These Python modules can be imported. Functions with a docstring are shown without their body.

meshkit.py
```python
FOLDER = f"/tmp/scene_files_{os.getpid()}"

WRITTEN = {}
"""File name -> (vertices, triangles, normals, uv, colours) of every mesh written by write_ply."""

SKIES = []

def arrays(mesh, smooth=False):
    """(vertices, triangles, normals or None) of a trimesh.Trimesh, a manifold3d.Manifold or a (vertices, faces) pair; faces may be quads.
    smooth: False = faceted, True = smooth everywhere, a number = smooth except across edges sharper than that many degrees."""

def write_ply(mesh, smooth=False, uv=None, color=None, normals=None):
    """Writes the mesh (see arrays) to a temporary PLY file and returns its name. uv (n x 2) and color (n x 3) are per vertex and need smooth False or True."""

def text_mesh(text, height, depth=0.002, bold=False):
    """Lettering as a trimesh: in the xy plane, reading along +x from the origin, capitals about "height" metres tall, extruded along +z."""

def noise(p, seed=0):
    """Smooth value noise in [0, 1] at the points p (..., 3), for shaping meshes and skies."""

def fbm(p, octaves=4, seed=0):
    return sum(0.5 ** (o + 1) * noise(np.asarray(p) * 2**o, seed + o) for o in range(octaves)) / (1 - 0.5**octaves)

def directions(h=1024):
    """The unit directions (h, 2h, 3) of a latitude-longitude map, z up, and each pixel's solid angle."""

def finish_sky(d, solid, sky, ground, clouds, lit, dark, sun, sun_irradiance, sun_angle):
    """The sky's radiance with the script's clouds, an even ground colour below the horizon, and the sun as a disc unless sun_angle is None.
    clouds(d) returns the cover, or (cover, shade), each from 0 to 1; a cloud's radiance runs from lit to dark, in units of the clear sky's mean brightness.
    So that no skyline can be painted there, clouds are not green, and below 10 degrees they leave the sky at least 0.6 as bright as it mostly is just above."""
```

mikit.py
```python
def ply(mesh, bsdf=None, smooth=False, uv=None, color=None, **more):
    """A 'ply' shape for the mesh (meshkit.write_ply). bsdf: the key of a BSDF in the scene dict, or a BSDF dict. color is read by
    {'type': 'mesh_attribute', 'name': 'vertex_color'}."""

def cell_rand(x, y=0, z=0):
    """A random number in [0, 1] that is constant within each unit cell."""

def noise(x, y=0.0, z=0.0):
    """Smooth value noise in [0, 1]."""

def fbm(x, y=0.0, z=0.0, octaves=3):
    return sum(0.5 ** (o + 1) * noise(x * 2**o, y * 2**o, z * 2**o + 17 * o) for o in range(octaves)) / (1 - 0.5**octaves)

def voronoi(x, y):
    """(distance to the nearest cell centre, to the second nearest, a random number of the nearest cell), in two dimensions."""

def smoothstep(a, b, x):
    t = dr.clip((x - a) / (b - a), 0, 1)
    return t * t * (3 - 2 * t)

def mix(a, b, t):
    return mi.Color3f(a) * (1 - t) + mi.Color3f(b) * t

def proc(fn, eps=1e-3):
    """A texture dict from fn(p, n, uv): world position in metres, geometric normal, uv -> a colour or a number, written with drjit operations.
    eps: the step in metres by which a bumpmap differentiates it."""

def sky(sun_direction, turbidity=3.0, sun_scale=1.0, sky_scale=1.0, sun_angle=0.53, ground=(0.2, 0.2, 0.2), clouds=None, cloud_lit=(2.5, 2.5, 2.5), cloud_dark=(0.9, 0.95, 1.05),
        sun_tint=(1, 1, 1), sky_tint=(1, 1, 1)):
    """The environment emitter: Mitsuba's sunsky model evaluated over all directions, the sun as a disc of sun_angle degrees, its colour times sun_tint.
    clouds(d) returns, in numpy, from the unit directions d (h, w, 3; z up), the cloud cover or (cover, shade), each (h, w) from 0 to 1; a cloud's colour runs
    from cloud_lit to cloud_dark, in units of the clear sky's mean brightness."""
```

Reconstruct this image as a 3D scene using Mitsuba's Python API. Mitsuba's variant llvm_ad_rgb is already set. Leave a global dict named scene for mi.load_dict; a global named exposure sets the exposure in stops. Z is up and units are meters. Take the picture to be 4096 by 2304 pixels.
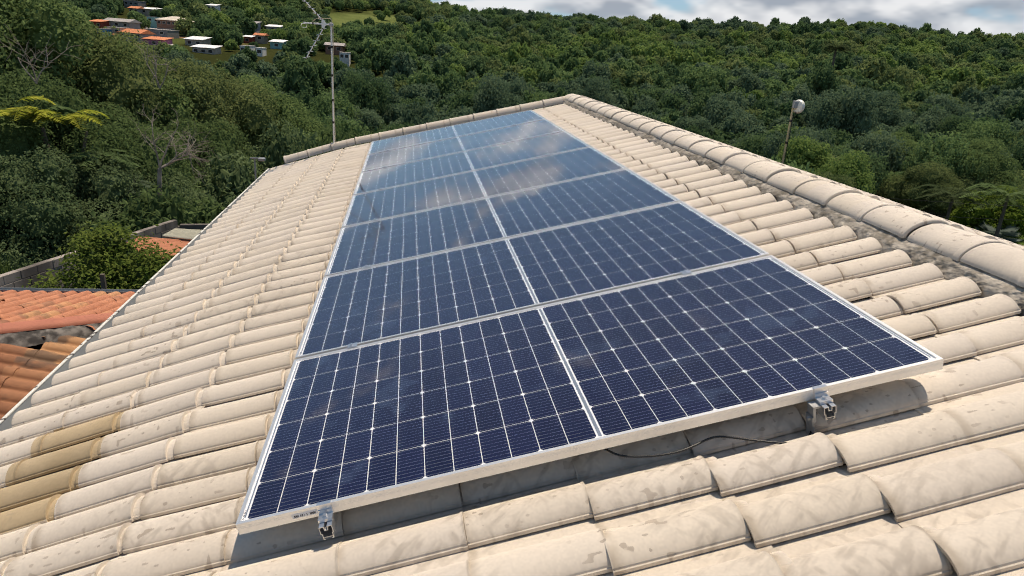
import math, random
import numpy as np
import trimesh
import drjit as dr
import mitsuba as mi
import mikit, meshkit
from mikit import noise, fbm, smoothstep, mix, cell_rand, voronoi

T = mi.ScalarTransform4f
scene, labels = {}, {}
rng = np.random.default_rng(7)

# ------------------------------------------------------------------ camera, sky, exposure
CAM = np.array([0.4524, -1.6424, 1.2995])
FWD = np.array([0.1535, 0.9296, -0.3351])
UPV = np.array([-0.0161, 0.3414, 0.9398])
scene['camera'] = {'type': 'perspective', 'fov': 73.428, 'fov_axis': 'x', 'near_clip': 0.05, 'far_clip': 6000.0,
                   'to_world': T().look_at(origin=CAM.tolist(), target=(CAM + FWD).tolist(), up=UPV.tolist())}
exposure = 1.62
SUN = (0.206, 0.27, 1.0)


def cumulus(d):
    """Fair-weather cumulus: heaped clouds all round the lower sky, opening to blue overhead."""
    el = np.degrees(np.arcsin(np.clip(d[..., 2], -1, 1)))
    q = d * np.array([1.0, 1.0, 1.9])
    a = meshkit.fbm(q * 4.2 + 3.0, 3, seed=5)
    b = meshkit.fbm(q * 15.0 + 9.0, 4, seed=11)
    m = a * 0.62 + b * 0.38
    thr = 0.43 + 0.175 * np.clip((el - 5.5) / 9.0, 0, 1) ** 0.7
    cover = np.clip((m - thr) / 0.055, 0, 1)
    up = meshkit.fbm((q + np.array([0, 0, 0.025])) * 15.0 + 9.0, 4, seed=11)
    fine = meshkit.fbm(q * 40.0, 3, seed=23)
    shade = np.clip(0.30 + 3.2 * (up - b) + 1.5 * (a - 0.47) + 0.9 * (fine - 0.5), 0, 1)
    return cover * (0.82 + 0.18 * np.clip((m - thr) / 0.15, 0, 1)), shade


scene['sky'] = mikit.sky(SUN, turbidity=3.0, sky_tint=(1.02, 1.0, 0.94), clouds=cumulus, cloud_lit=(3.0, 3.02, 3.06), cloud_dark=(1.30, 1.44, 1.66), ground=(0.10, 0.13, 0.07))

# ------------------------------------------------------------------ helpers
SLOPE = math.radians(14.0)
CA, SA = math.cos(SLOPE), math.sin(SLOPE)
ROOF = np.array([[CA, 0, -SA, 0], [0, 1, 0, 0], [SA, 0, CA, 0], [0, 0, 0, 1.0]])   # roof axes (v up the slope, u along it, n out of it) to the world


def rw(p):
    """Roof points (v, u, n) to the world."""
    return np.asarray(p, float) @ ROOF[:3, :3].T


def numbered(name):
    if not any(k == name or k.startswith(name + '__') for k in USED):
        USED.add(name); return name
    n = COUNT.get(name, 0)
    while True:
        n += 1
        k = f'{name}_{n:03d}'
        if k not in USED:
            COUNT[name] = n; USED.add(k); return k


USED, COUNT = set(), {}


def thing(name, label, cat, group=None, kind=None):
    key = numbered(name)
    labels[key] = {'label': label, 'category': cat}
    if group: labels[key]['group'] = group
    if kind: labels[key]['kind'] = kind
    return key


def part(parent, name, shape, label=None, kind=None):
    key = numbered(parent + '__' + name)
    scene[key] = shape
    if label or kind:
        labels[key] = {}
        if label: labels[key]['label'] = label
        if kind: labels[key]['kind'] = kind
    return key


def struct(name, shape, label):
    scene[name] = shape
    USED.add(name)
    labels[name] = {'kind': 'structure', 'label': label}


def MM(v, f):
    return trimesh.Trimesh(np.asarray(v, float), np.asarray(f, int), process=False)


def cat(ms):
    return trimesh.util.concatenate(ms)


def box(x0, x1, y0, y1, z0, z1):
    m = trimesh.creation.box((x1 - x0, y1 - y0, z1 - z0))
    m.apply_translation(((x0 + x1) / 2, (y0 + y1) / 2, (z0 + z1) / 2))
    return m


def bbox(x0, x1, y0, y1, z0, z1, b=0.002):
    """A box with its edges broken (bevel b)."""
    x, y, z = (x0, x1), (y0, y1), (z0, z1)
    pts = []
    for i in (0, 1):
        for j in (0, 1):
            for k in (0, 1):
                s = [1 - 2 * i, 1 - 2 * j, 1 - 2 * k]
                c = np.array([x[i], y[j], z[k]])
                for a in range(3):
                    d = np.array([b * t for t in s], float); d[a] = 0
                    pts.append(c + d)
    return trimesh.convex.convex_hull(np.array(pts))


def grid(P, closed=False):
    """(rows, cols, 3) of points to a mesh."""
    r, c = P.shape[:2]
    i, j = np.meshgrid(np.arange(r - 1), np.arange(c if closed else c - 1), indexing='ij')
    a = i * c + j; b = i * c + (j + 1) % c; d = (i + 1) * c + j; e = (i + 1) * c + (j + 1) % c
    q = np.stack([a, b, e, d], -1).reshape(-1, 4)
    return MM(P.reshape(-1, 3), np.vstack([q[:, [0, 1, 2]], q[:, [0, 2, 3]]]))


def tube(pts, rad, sides=8, caps=True):
    p = np.asarray(pts, float)
    r = np.broadcast_to(np.asarray(rad, float), (len(p),))
    t = np.gradient(p, axis=0) if len(p) > 2 else np.repeat((p[1:] - p[:1]), 2, 0)
    t /= np.linalg.norm(t, axis=1, keepdims=True) + 1e-12
    ref = np.array([0.31, 0.17, 0.93]) if abs(t[0] @ np.array([0.31, 0.17, 0.93])) < 0.9 else np.array([0.9, 0.3, 0.1])
    a = np.cross(t, ref); a /= np.linalg.norm(a, axis=1, keepdims=True)
    b = np.cross(t, a)
    g = np.arange(sides) * 2 * np.pi / sides
    P = p[:, None] + r[:, None, None] * (np.cos(g)[None, :, None] * a[:, None] + np.sin(g)[None, :, None] * b[:, None])
    m = grid(P[:, ::-1], True)
    if caps:
        n = len(m.vertices)
        v = np.vstack([m.vertices, p[:1], p[-1:]])
        k = np.arange(sides); k2 = (k + 1) % sides
        o = (len(p) - 1) * sides
        f = np.vstack([m.faces, np.stack([k2, k, k * 0 + n], 1), np.stack([o + k, o + k2, k * 0 + n + 1], 1)])
        m = MM(v, f)
    return m


def cyl(p0, p1, r, sides=12, r1=None):
    return tube([p0, p1], [r, r if r1 is None else r1], sides)


def roofply(mesh, bsdf, smooth=False, **k):
    m = mesh.copy(); m.vertices = rw(m.vertices)
    return mikit.ply(m, bsdf, smooth=smooth, **k)


def bs(name, d):
    scene[name] = d
    return name


def prin(color, rough=0.7, spec=0.5, metallic=0.0, two=True, **k):
    c = mikit.proc(color) if callable(color) else {'type': 'rgb', 'value': list(color)}
    d = {'type': 'principled', 'base_color': c, 'roughness': rough, 'specular': spec, **k}
    if metallic: d['metallic'] = metallic
    return {'type': 'twosided', 'bsdf': d} if two else d


# ------------------------------------------------------------------ roof of the house: measures (v, u, n in metres, origin at the near lower corner of the panels)
PITCH, U0, HB = 0.2035, 0.003, 0.190          # tile columns
COURSE, V0 = 0.3616, -0.475
JOINTS = [-1.535, -1.225, -0.852] + [V0 + COURSE * k for k in range(9)] + [2.752]
U_END = 8.72
RIDGE_V = 2.925
SKEW = 0.0145                                   # the tile columns run a little askew to the ridge


def drop(v, u=4.0):
    """Depth of the tile bed under the panels' plane: the eave dips a little."""
    return HB + max(0.0, -0.50 - v) * 0.074 - sag(u)


def sag(u):
    """The old roof has settled: its near end stands a little higher under the panels than the rest."""
    t = min(max((0.80 - u) / 1.10, 0.0), 1.0)
    return 0.052 * t * t * (3 - 2 * t)


def vu(p):
    return p.x * CA + p.z * SA, p.y


# ------------------------------------------------------------------ materials of the roof
def tile_color(p, n, uv):
    v, u = vu(p)
    nt = dr.clip((0.80 - u) / 1.10, 0, 1)
    nt = nt * nt * (3 - 2 * nt)                            # where the old roof has shifted at its near end (see sag)
    vs = v + 0.0375 * nt * (v - 0.75)
    us = u - SKEW * (v - 2.75) - 0.080 * nt * dr.clip((1.7 - v) / 0.9, 0, 1)
    ku, kv = dr.floor((us - U0) / PITCH), dr.floor((vs - V0) / COURSE + dr.select(v < -0.6, 0.03, 0.0))
    r1, r2 = cell_rand(ku, kv, 3), cell_rand(ku, kv, 9)
    c = mix((0.545, 0.485, 0.405), (0.600, 0.540, 0.458), r1)
    c = mix(c, (0.57, 0.52, 0.465), r2 * 0.6)
    ol = (v > -1.232) & (v < -0.842) & (ku > 2.5) & (ku < 6.5)           # four older, olive brown tiles
    c = dr.select(ol, mix((0.37, 0.285, 0.170), (0.45, 0.36, 0.235), fbm(v * 9.0, u * 14.0, 6.0, 3)) * (0.9 + 0.2 * r1), c)
    soft = fbm(v * 3.1, u * 6.0, 2.0, 3)
    c = c * (0.93 + 0.14 * soft) * (0.955 + 0.09 * noise(v * 170.0, u * 170.0, 3.0))
    # grey scuffs: short brushed strokes, thickest where people walked beside the panels
    walk = smoothstep(-1.1, -0.2, v) * smoothstep(2.3, 1.9, v) * 0.75 + smoothstep(0.3, -0.5, u) * 0.35
    area = smoothstep(0.46, 0.70, fbm(v * 2.3 + 5.0, u * 3.7, 7.0, 3) + 0.26 * walk - 0.16)
    s1 = fbm((v * 0.8 + u * 0.6) * 16.0, (u * 0.8 - v * 0.6) * 58.0, 4.0 + r1 * 30, 3)
    s2 = fbm((v * 0.5 - u * 0.85) * 20.0, (u * 0.5 + v * 0.85) * 46.0, 9.0 + r2 * 30, 3)
    stroke = smoothstep(0.50, 0.80, dr.maximum(s1, s2))
    c = mix(c, (0.27, 0.23, 0.185), stroke * area * 0.42)
    c = mix(c, (0.40, 0.36, 0.31), smoothstep(0.35, 0.75, s1) * smoothstep(0.3, 0.7, area + 0.25 * walk) * 0.16)
    spot = smoothstep(0.83, 0.88, noise(v * 48.0, u * 75.0, 1.0)) * smoothstep(0.45, 0.75, noise(v * 3.0, u * 3.0, 8.0)) * smoothstep(5.0, 2.0, u)
    c = mix(c, (0.27, 0.22, 0.17), spot * 0.6)
    off = ((vs - V0) / COURSE - dr.round((vs - V0) / COURSE)) * COURSE
    grime = smoothstep(0.040, 0.0, off) * smoothstep(-0.006, 0.0, off) * fbm(v * 30.0, u * 30.0, 3.0, 2)
    c = mix(c, (0.22, 0.165, 0.10), grime * 0.62)
    return c


def mortar_color(p, n, uv):
    a = fbm(p.x * 40.0, p.y * 40.0, p.z * 40.0, 3)
    b = fbm(p.x * 7.0, p.y * 7.0, p.z * 7.0, 2)
    return mix((0.20, 0.18, 0.15), (0.50, 0.46, 0.40), smoothstep(0.25, 0.75, 0.6 * a + 0.4 * b))


bs('m_tile', prin(tile_color, 0.72, 0.35))
bs('m_mortar', {'type': 'twosided', 'bsdf': {'type': 'bumpmap', 'arbitrary': mikit.proc(lambda p, n, uv: fbm(p.x * 60.0, p.y * 60.0, p.z * 60.0, 3), eps=0.002), 'scale': 0.012,
                'bsdf': {'type': 'diffuse', 'reflectance': mikit.proc(mortar_color)}}})
bs('m_deck', prin((0.06, 0.04, 0.03), 0.9))


# ------------------------------------------------------------------ one tile: pan and hump in one piece, lower end at x = 0, near edge at y = 0
def tile_mesh(length=0.3596, tuck=0.03, seed=0, wob=0.0, rim=True):
    r = np.random.default_rng(seed)
    hump = [(0.0, 0.003), (0.0, 0.0135), (0.0035, 0.0150)]
    for t in np.linspace(0.10, 0.97, 12):
        y = 0.070 - 0.0685 * math.cos(math.pi * t)
        hump.append((y, 0.0125 + 0.0385 * max(0.0, 1 - ((y - 0.070) / 0.0690) ** 2) ** 0.70))
    prof = hump + [(0.146, 0.0035), (0.156, 0.0), (0.186, -0.001), (0.217, -0.004)]
    prof = np.array(prof)
    under = prof.copy(); under[:, 1] -= 0.011
    under[:3] = [(0.010, 0.003), (0.010, 0.004), (0.012, 0.006)]
    c = np.array([0.07, 0.0])
    secs = [(0.0, 0.0, -0.0015), (0.006, 0.0, 0.0), (0.06, 0, 0), (length * 0.55, 0, 0.0), (length - 0.020, 0.0, 0.0), (length - 0.014, 0.0, 0.003), (length - 0.0085, 0.0, 0.003),
            (length - 0.008, 0.0, -0.014), (length + tuck, 0.0, -0.014)]
    if not rim: secs = [(0.0, 0.0, 0.0), (0.004, 0.0, 0.001), (length * 0.5, 0, -0.003), (length + 0.004, 0.0, -0.006)]; tuck = 0.004
    rows = []
    for x, dy, grow in secs:
        q = prof.copy()
        w = np.clip(q[:, 1] / 0.05, 0, 1)
        d = q - c; d /= np.linalg.norm(d, axis=1, keepdims=True) + 1e-9
        q = q + d * grow * (0.25 + 0.75 * w)[:, None]
        q[:, 1] += wob * math.sin(x * 9 + seed) * 0.4
        rows.append(np.stack([np.full(len(q), x), q[:, 0] + dy, q[:, 1]], 1))
    top = grid(np.array(rows))
    inner0 = np.stack([np.full(len(under), 0.0), under[:, 0], under[:, 1]], 1)
    inner1 = inner0.copy(); inner1[:, 0] = length + tuck
    ends = grid(np.array([inner0, rows[0]]))
    belly = grid(np.array([inner1, inner0]))
    near = grid(np.array([[inner0[0], rows[0][0]], [inner1[0], rows[-1][0]]]))
    m = cat([top, ends, belly, near])
    m.fix_normals() if False else None
    return m


TILES = [mikit.ply(tile_mesh(seed=s, wob=w), 'm_tile', smooth=38) for s, w in ((1, 0.0), (2, 0.002), (3, -0.002), (4, 0.003))]
SHORT = [None, mikit.ply(tile_mesh(length=0.332, tuck=0.0, seed=6), 'm_tile', smooth=38)]


def place(shape, M):
    return {**shape, 'to_world': T(M)}


def roof_matrix(v, u, n, pitch=0.0, roll=0.0, yaw=0.0):
    L = np.eye(4); L[:3, 3] = (v, u, n)
    cp, sp = math.cos(pitch), math.sin(pitch)
    P = np.array([[cp, 0, -sp, 0], [0, 1, 0, 0], [sp, 0, cp, 0], [0, 0, 0, 1.0]])
    R = np.eye(4); R[1, 1] = R[2, 2] = math.cos(roll); R[2, 1] = math.sin(roll); R[1, 2] = -math.sin(roll)
    Y = np.eye(4); Y[0, 0] = Y[1, 1] = math.cos(yaw); Y[1, 0] = math.sin(yaw); Y[0, 1] = -math.sin(yaw)
    return ROOF @ L @ Y @ P @ R


def size_seen(p):
    d = p - CAM
    z = d @ FWD
    if z < 0.25: return 0.0
    x = d @ np.cross(FWD, UPV) / z; y = d @ UPV / z
    if abs(x) > 0.80 or abs(y) > 0.47: return 0.02 / (d @ d)
    return 1.0 / (d @ d)


HOUSE = thing('tiled_house', 'house under the cream clay tile roof that carries the solar panels', 'house')
spots = []
r_ = np.random.default_rng(21)
for c in range(len(JOINTS) - 1):
    v = JOINTS[c]
    v2 = JOINTS[c + 1]
    for k in range(-7, 42):
        u = U0 + PITCH * k + SKEW * (v - 2.75)
        near = sag(u) / 0.052
        u += 0.080 * near * min(1.0, max(0.0, (1.7 - v) / 0.9))
        if c == len(JOINTS) - 2: sh = SHORT[1]
        else: sh = TILES[r_.integers(4)]
        pitch = (drop(v) - drop(v2)) / (v2 - v)
        roll = -(sag(u + PITCH) - sag(u)) / PITCH
        M = roof_matrix(v - 0.0375 * near * (v - 0.75) + r_.normal(0, 0.0025), u + r_.normal(0, 0.0016), -drop(v, u) + r_.normal(0, 0.0015), pitch + r_.normal(0, 0.004), r_.normal(0, 0.012) + 0.01 - roll, SKEW + r_.normal(0, 0.005))
        hid = (0.35 < u + 0.1 < 7.1) and (0.10 < v + 0.1 and v2 < 2.06)
        spots.append((0.0 if hid else size_seen(rw((v + 0.18, u + 0.1, -0.15))), sh, M))
spots.sort(key=lambda t: -t[0])
for s, sh, M in spots[:300]:
    part(HOUSE, 'roof_tile', place(sh, M))


def merged(items):
    vs, fs, at = [], [], 0
    for sh, M in items:
        v, f = meshkit.WRITTEN[sh['filename']][:2]
        vs.append(np.asarray(v, float) @ M[:3, :3].T + M[:3, 3]); fs.append(np.asarray(f) + at); at += len(v)
    return MM(np.vstack(vs), np.vstack(fs))


rest = [(sh, M) for s, sh, M in spots[300:]]
MIR = np.diag([-1.0, 1, 1, 1]); XR = RIDGE_V * CA
MIR[0, 3] = 2 * XR
back = []
for c in (8, 9, 10, 11):                                   # the other slope, mirrored in the ridge
    for k in range(-7, 43):
        M = roof_matrix(JOINTS[c] + (0.02 if c < 11 else 0.0), U0 + PITCH * k + 0.07, -drop(2.0) + 0.112, 0.0, r_.normal(0, 0.01))
        back.append(((TILES[r_.integers(4)] if c < 11 else SHORT[1]), M))
fl = merged(back)
fl.vertices = fl.vertices @ MIR[:3, :3].T + MIR[:3, 3]
fl.faces = fl.faces[:, ::-1]
part(HOUSE, 'roof_tiles', mikit.ply(cat([merged(rest), fl]), 'm_tile', smooth=38), 'cream tiles farther up the roof and on its far slope', 'stuff')

# deck under the tiles, ridge mortar, ridge and verge tiles
deck = [box(-0.6, RIDGE_V, -1.6, U_END + 0.1, -HB - 0.09, -HB - 0.035)]
deck = cat(deck)
eave = box(-1.52, -0.6, -1.6, U_END + 0.1, -HB - 0.09, -HB - 0.035)
eave.vertices[:, 2] += np.minimum(0, (eave.vertices[:, 0] + 0.6) * 0.074)
deck = cat([deck, eave])
m2 = deck.copy(); m2.vertices = rw(m2.vertices) @ MIR[:3, :3].T + MIR[:3, 3]; m2.faces = m2.faces[:, ::-1]
d1 = deck.copy(); d1.vertices = rw(d1.vertices)
part(HOUSE, 'roof_deck', mikit.ply(cat([d1, m2]), 'm_deck'))


def mortar_strip():
    us = np.arange(-1.5, U_END + 0.22, 0.02)
    prof = np.array([(2.730, -0.225), (2.742, -0.185), (2.762, -0.155), (2.790, -0.132), (2.825, -0.118), (2.86, -0.105), (2.925, -0.085), (2.99, -0.125), (3.06, -0.19)])
    s = np.linspace(0, 1, 26)
    q = np.stack([np.interp(s, np.linspace(0, 1, len(prof)), prof[:, i]) for i in (0, 1)], 1)
    P = np.zeros((len(us), len(q), 3))
    P[..., 0] = q[None, :, 0]; P[..., 1] = us[:, None]; P[..., 2] = q[None, :, 1]
    nz = meshkit.fbm(P * [26, 15, 26], 3, seed=3) - 0.5
    lump = meshkit.fbm(P * [6, 5, 6] + 7, 2, seed=8) - 0.5
    P[..., 0] -= (nz * 0.022 + lump * 0.03) * (q[None, :, 0] < 2.80)
    P[..., 2] += nz * 0.010
    return grid(P[:, ::-1])


part(HOUSE, 'ridge_mortar', roofply(mortar_strip(), 'm_mortar', smooth=True))


def cap_mesh(length, half, rise, seed, ring=0.035):
    """A barrel tile along +y with a raised ring at its near end; open below."""
    th = np.linspace(0.03, 0.97, 17) * math.pi
    secs = [(0.0, 0.0), (0.003, 0.004), (ring * 0.8, 0.0045), (ring, 0.001), (ring + 0.01, -0.002), (length * 0.6, -0.003), (length - 0.012, -0.004), (length, -0.006)]
    rows = []
    for y, g in secs:
        rows.append(np.stack([-(half + g) * np.cos(th), np.full(len(th), y), (rise + g) * np.sin(th)], 1))
    inner = [np.stack([-(half - 0.013) * np.cos(th), np.full(len(th), y), (rise - 0.013) * np.sin(th)], 1) for y in (0.0, length)]
    top = grid(np.array(rows)[:, ::-1])
    e0 = grid(np.array([rows[0], inner[0]])[:, ::-1]); e0.faces = e0.faces[:, ::-1]
    e1 = grid(np.array([rows[-1], inner[1]])[:, ::-1])
    s0 = grid(np.array([[r[0] for r in (rows[0], rows[-1])], [inner[0][0], inner[1][0]]]))
    s1 = grid(np.array([[r[-1] for r in (rows[0], rows[-1])], [inner[0][-1], inner[1][-1]]]))
    return cat([top, e0, e1, s0, s1, grid(np.array(inner))])


CAP = mikit.ply(cap_mesh(0.328, 0.118, 0.062, 1), 'm_tile', smooth=35)
uu = 0.495 - 0.335 * 6
i = 0
while uu < U_END + 0.1:
    part(HOUSE, 'ridge_tile', place(CAP, roof_matrix(RIDGE_V + 0.002 * math.sin(i * 2.1), uu + 0.004 * math.sin(i * 1.7), -0.125 + 0.003 * math.sin(i * 3.3), 0, 0, 0.012 * math.sin(i * 1.3))))
    uu += 0.335; i += 1
VERGE = cap_mesh(0.345, 0.080, 0.105, 2, 0.022)
VERGE.vertices = VERGE.vertices @ np.array([[0, 1, 0], [-1, 0, 0], [0, 0, 1.0]]).T if False else VERGE.vertices[:, [1, 0, 2]] * [1, 1, 1]
VERGE.faces = VERGE.faces[:, ::-1]
VERGE = mikit.ply(VERGE, 'm_tile', smooth=35)
for c in range(12):
    v = -1.40 + 0.353 * c
    if v > 2.6: break
    part(HOUSE, 'verge_tile', place(VERGE, roof_matrix(v, U_END + 0.05 + 0.004 * math.sin(c * 2.0), -drop(v) - 0.005 + 0.02, (drop(v) - drop(v + 0.35)) / 0.35)))

# gutter along the eave, soffit board and the walls of the house
def gutter():
    us = np.array([-1.6, U_END + 0.12])
    prof = np.array([(-1.525, -0.330), (-1.525, -0.425), (-1.660, -0.425), (-1.668, -0.283), (-1.682, -0.280), (-1.686, -0.290)])
    P = np.zeros((2, len(prof), 3)); P[..., 0] = prof[None, :, 0]; P[..., 1] = us[:, None]; P[..., 2] = prof[None, :, 1]
    a = grid(P)
    Q = P.copy(); Q[..., 0] -= 0.0015; Q[..., 2] -= 0.0015
    b = grid(Q); b.faces = b.faces[:, ::-1]
    return cat([a, b])


bs('m_zinc', prin(lambda p, n, uv: mix((0.30, 0.33, 0.36), (0.42, 0.45, 0.47), fbm(p.x * 8.0, p.y * 5.0, p.z * 8.0, 3)), 0.55, 0.5, 0.35))
bs('m_plaster', prin(lambda p, n, uv: mix((0.42, 0.39, 0.34), (0.55, 0.51, 0.45), fbm(p.x * 2.0, p.y * 2.0, p.z * 2.0, 4)), 0.9))
part(HOUSE, 'gutter', roofply(gutter(), 'm_zinc'))
part(HOUSE, 'gutter_lip', roofply(box(-1.688, -1.666, -1.6, U_END + 0.12, -0.2795, -0.274), bs('m_lip', prin(lambda p, n, uv: mix((0.62, 0.62, 0.58), (0.12, 0.11, 0.10), smoothstep(0.70, 0.76, noise(p.x * 30.0, p.y * 34.0, p.z * 30.0))), 0.6))))
ex = rw([(-1.50, 0, -0.42)])[0]
wl = box(ex[0] + 0.45, 2 * XR - ex[0] - 0.45, -7.0, 8.55, -6.0, ex[2] - 0.02)
gv = np.array([[ex[0] + 0.45, 8.50, ex[2] - 0.02], [2 * XR - ex[0] - 0.45, 8.50, ex[2] - 0.02], [XR, 8.50, 0.38]])
gab = MM(np.vstack([gv, gv + [0, 0.05, 0]]), [[0, 1, 2], [3, 5, 4], [0, 3, 4], [0, 4, 1], [1, 4, 5], [1, 5, 2], [2, 5, 3], [2, 3, 0]])
part(HOUSE, 'wall', mikit.ply(cat([wl, gab]), 'm_plaster'))

# ------------------------------------------------------------------ solar panels
PL, PW, PP = 2.094, 1.038, 1.058
FLIP = 0.011                                               # width of the frame's top lip


def cell_color(p, n, uv):
    v, u = vu(p)
    ip = dr.floor((u + 0.01) / PP)
    ul = u - ip * PP
    row = dr.floor((ul - 0.0175) / 0.1672)
    w = (ul - 0.0175) / 0.1672 - row
    half = dr.select(v > PL / 2, 1.0, 0.0)
    vl = dr.select(v > PL / 2, v - 1.0565, v - 0.0255)
    col = dr.floor(vl / 0.0843)
    s = vl / 0.0843 - col
    r = cell_rand(ip * 24 + half * 12 + col, row, 5)
    c = mix((0.0050, 0.0066, 0.032), (0.0070, 0.0095, 0.045), r)
    c = mix(c, (0.008, 0.014, 0.052), smoothstep(0.45, 0.75, fbm(v * 1.4 + ip * 3.1, u * 1.4, 2.0, 3)) * 0.6)
    t = w * 10.0
    line = smoothstep(0.035, 0.020, dr.abs(t - dr.floor(t) - 0.5))
    inset = smoothstep(0.035, 0.05, dr.minimum(s, 1 - s))
    pad = smoothstep(0.05, 0.035, dr.abs(t - dr.floor(t) - 0.5)) * smoothstep(0.03, 0.02, dr.abs(dr.abs(s - 0.5) - 0.40))
    c = mix(c, (0.50, 0.54, 0.66), dr.maximum(line * 0.45, pad * 0.75))
    dirt = smoothstep(0.60, 0.78, fbm(v * 9.0, u * 9.0, 3.0, 3)) * smoothstep(0.5, 0.7, noise(v * 2.2, u * 2.2, 5.0))
    return mix(c, (0.08, 0.12, 0.21), dirt * 0.22)


bs('m_cell', prin(cell_color, 0.4, 0.06))
bs('m_backsheet', prin((0.74, 0.76, 0.80), 0.6, 0.3))
bs('m_ribbon', prin((0.22, 0.26, 0.33), 0.45, 0.5, 0.5))
bs('m_alu', prin(lambda p, n, uv: mix((0.78, 0.78, 0.78), (0.86, 0.86, 0.85), fbm(p.x * 9.0, p.y * 9.0, p.z * 30.0, 2)), 0.40, 0.5, 0.80))
bs('m_alu_raw', prin(lambda p, n, uv: mix((0.62, 0.62, 0.63), (0.88, 0.88, 0.88), fbm(p.x * 14.0, p.y * 90.0, p.z * 14.0, 3)), 0.27, 0.5, 0.9))
bs('m_glass', {'type': 'thindielectric', 'int_ior': 1.20})
bs('m_black', prin((0.012, 0.012, 0.013), 0.4))
bs('m_label', prin((0.72, 0.72, 0.74), 0.5))
bs('m_ink', prin((0.03, 0.03, 0.04), 0.6))


def frame_bar(a, b, side):
    """One bar of the frame: outer face with a fine step, top lip, mitred ends. side: 'v0','v1' run along u; 'u0','u1' run along v."""
    prof = [(0.0, 0.0), (FLIP, 0.0), (FLIP, -0.0045), (0.0022, -0.0045), (0.0022, -0.0325), (0.026, -0.0325), (0.026, -0.035), (0.0, -0.035), (0.0, -0.0165), (0.0006, -0.0162), (0.0006, -0.0155), (0.0, -0.0152),
            (0.0, -0.0115), (0.0006, -0.0112), (0.0006, -0.0105), (0.0, -0.0102), (0.0, -0.0008)]
    prof = np.array(prof)
    P = []
    for e, t in ((0, a), (1, b)):
        d = prof[:, 0] * (1 if e == 0 else -1)
        if side == 'v0': P.append(np.stack([prof[:, 0], t + d, prof[:, 1]], 1))
        if side == 'v1': P.append(np.stack([PL - prof[:, 0], t + d, prof[:, 1]], 1))
        if side == 'u0': P.append(np.stack([t + d, prof[:, 0], prof[:, 1]], 1))
        if side == 'u1': P.append(np.stack([t + d, PW - prof[:, 0], prof[:, 1]], 1))
    m = grid(np.array(P), True)
    return m


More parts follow.
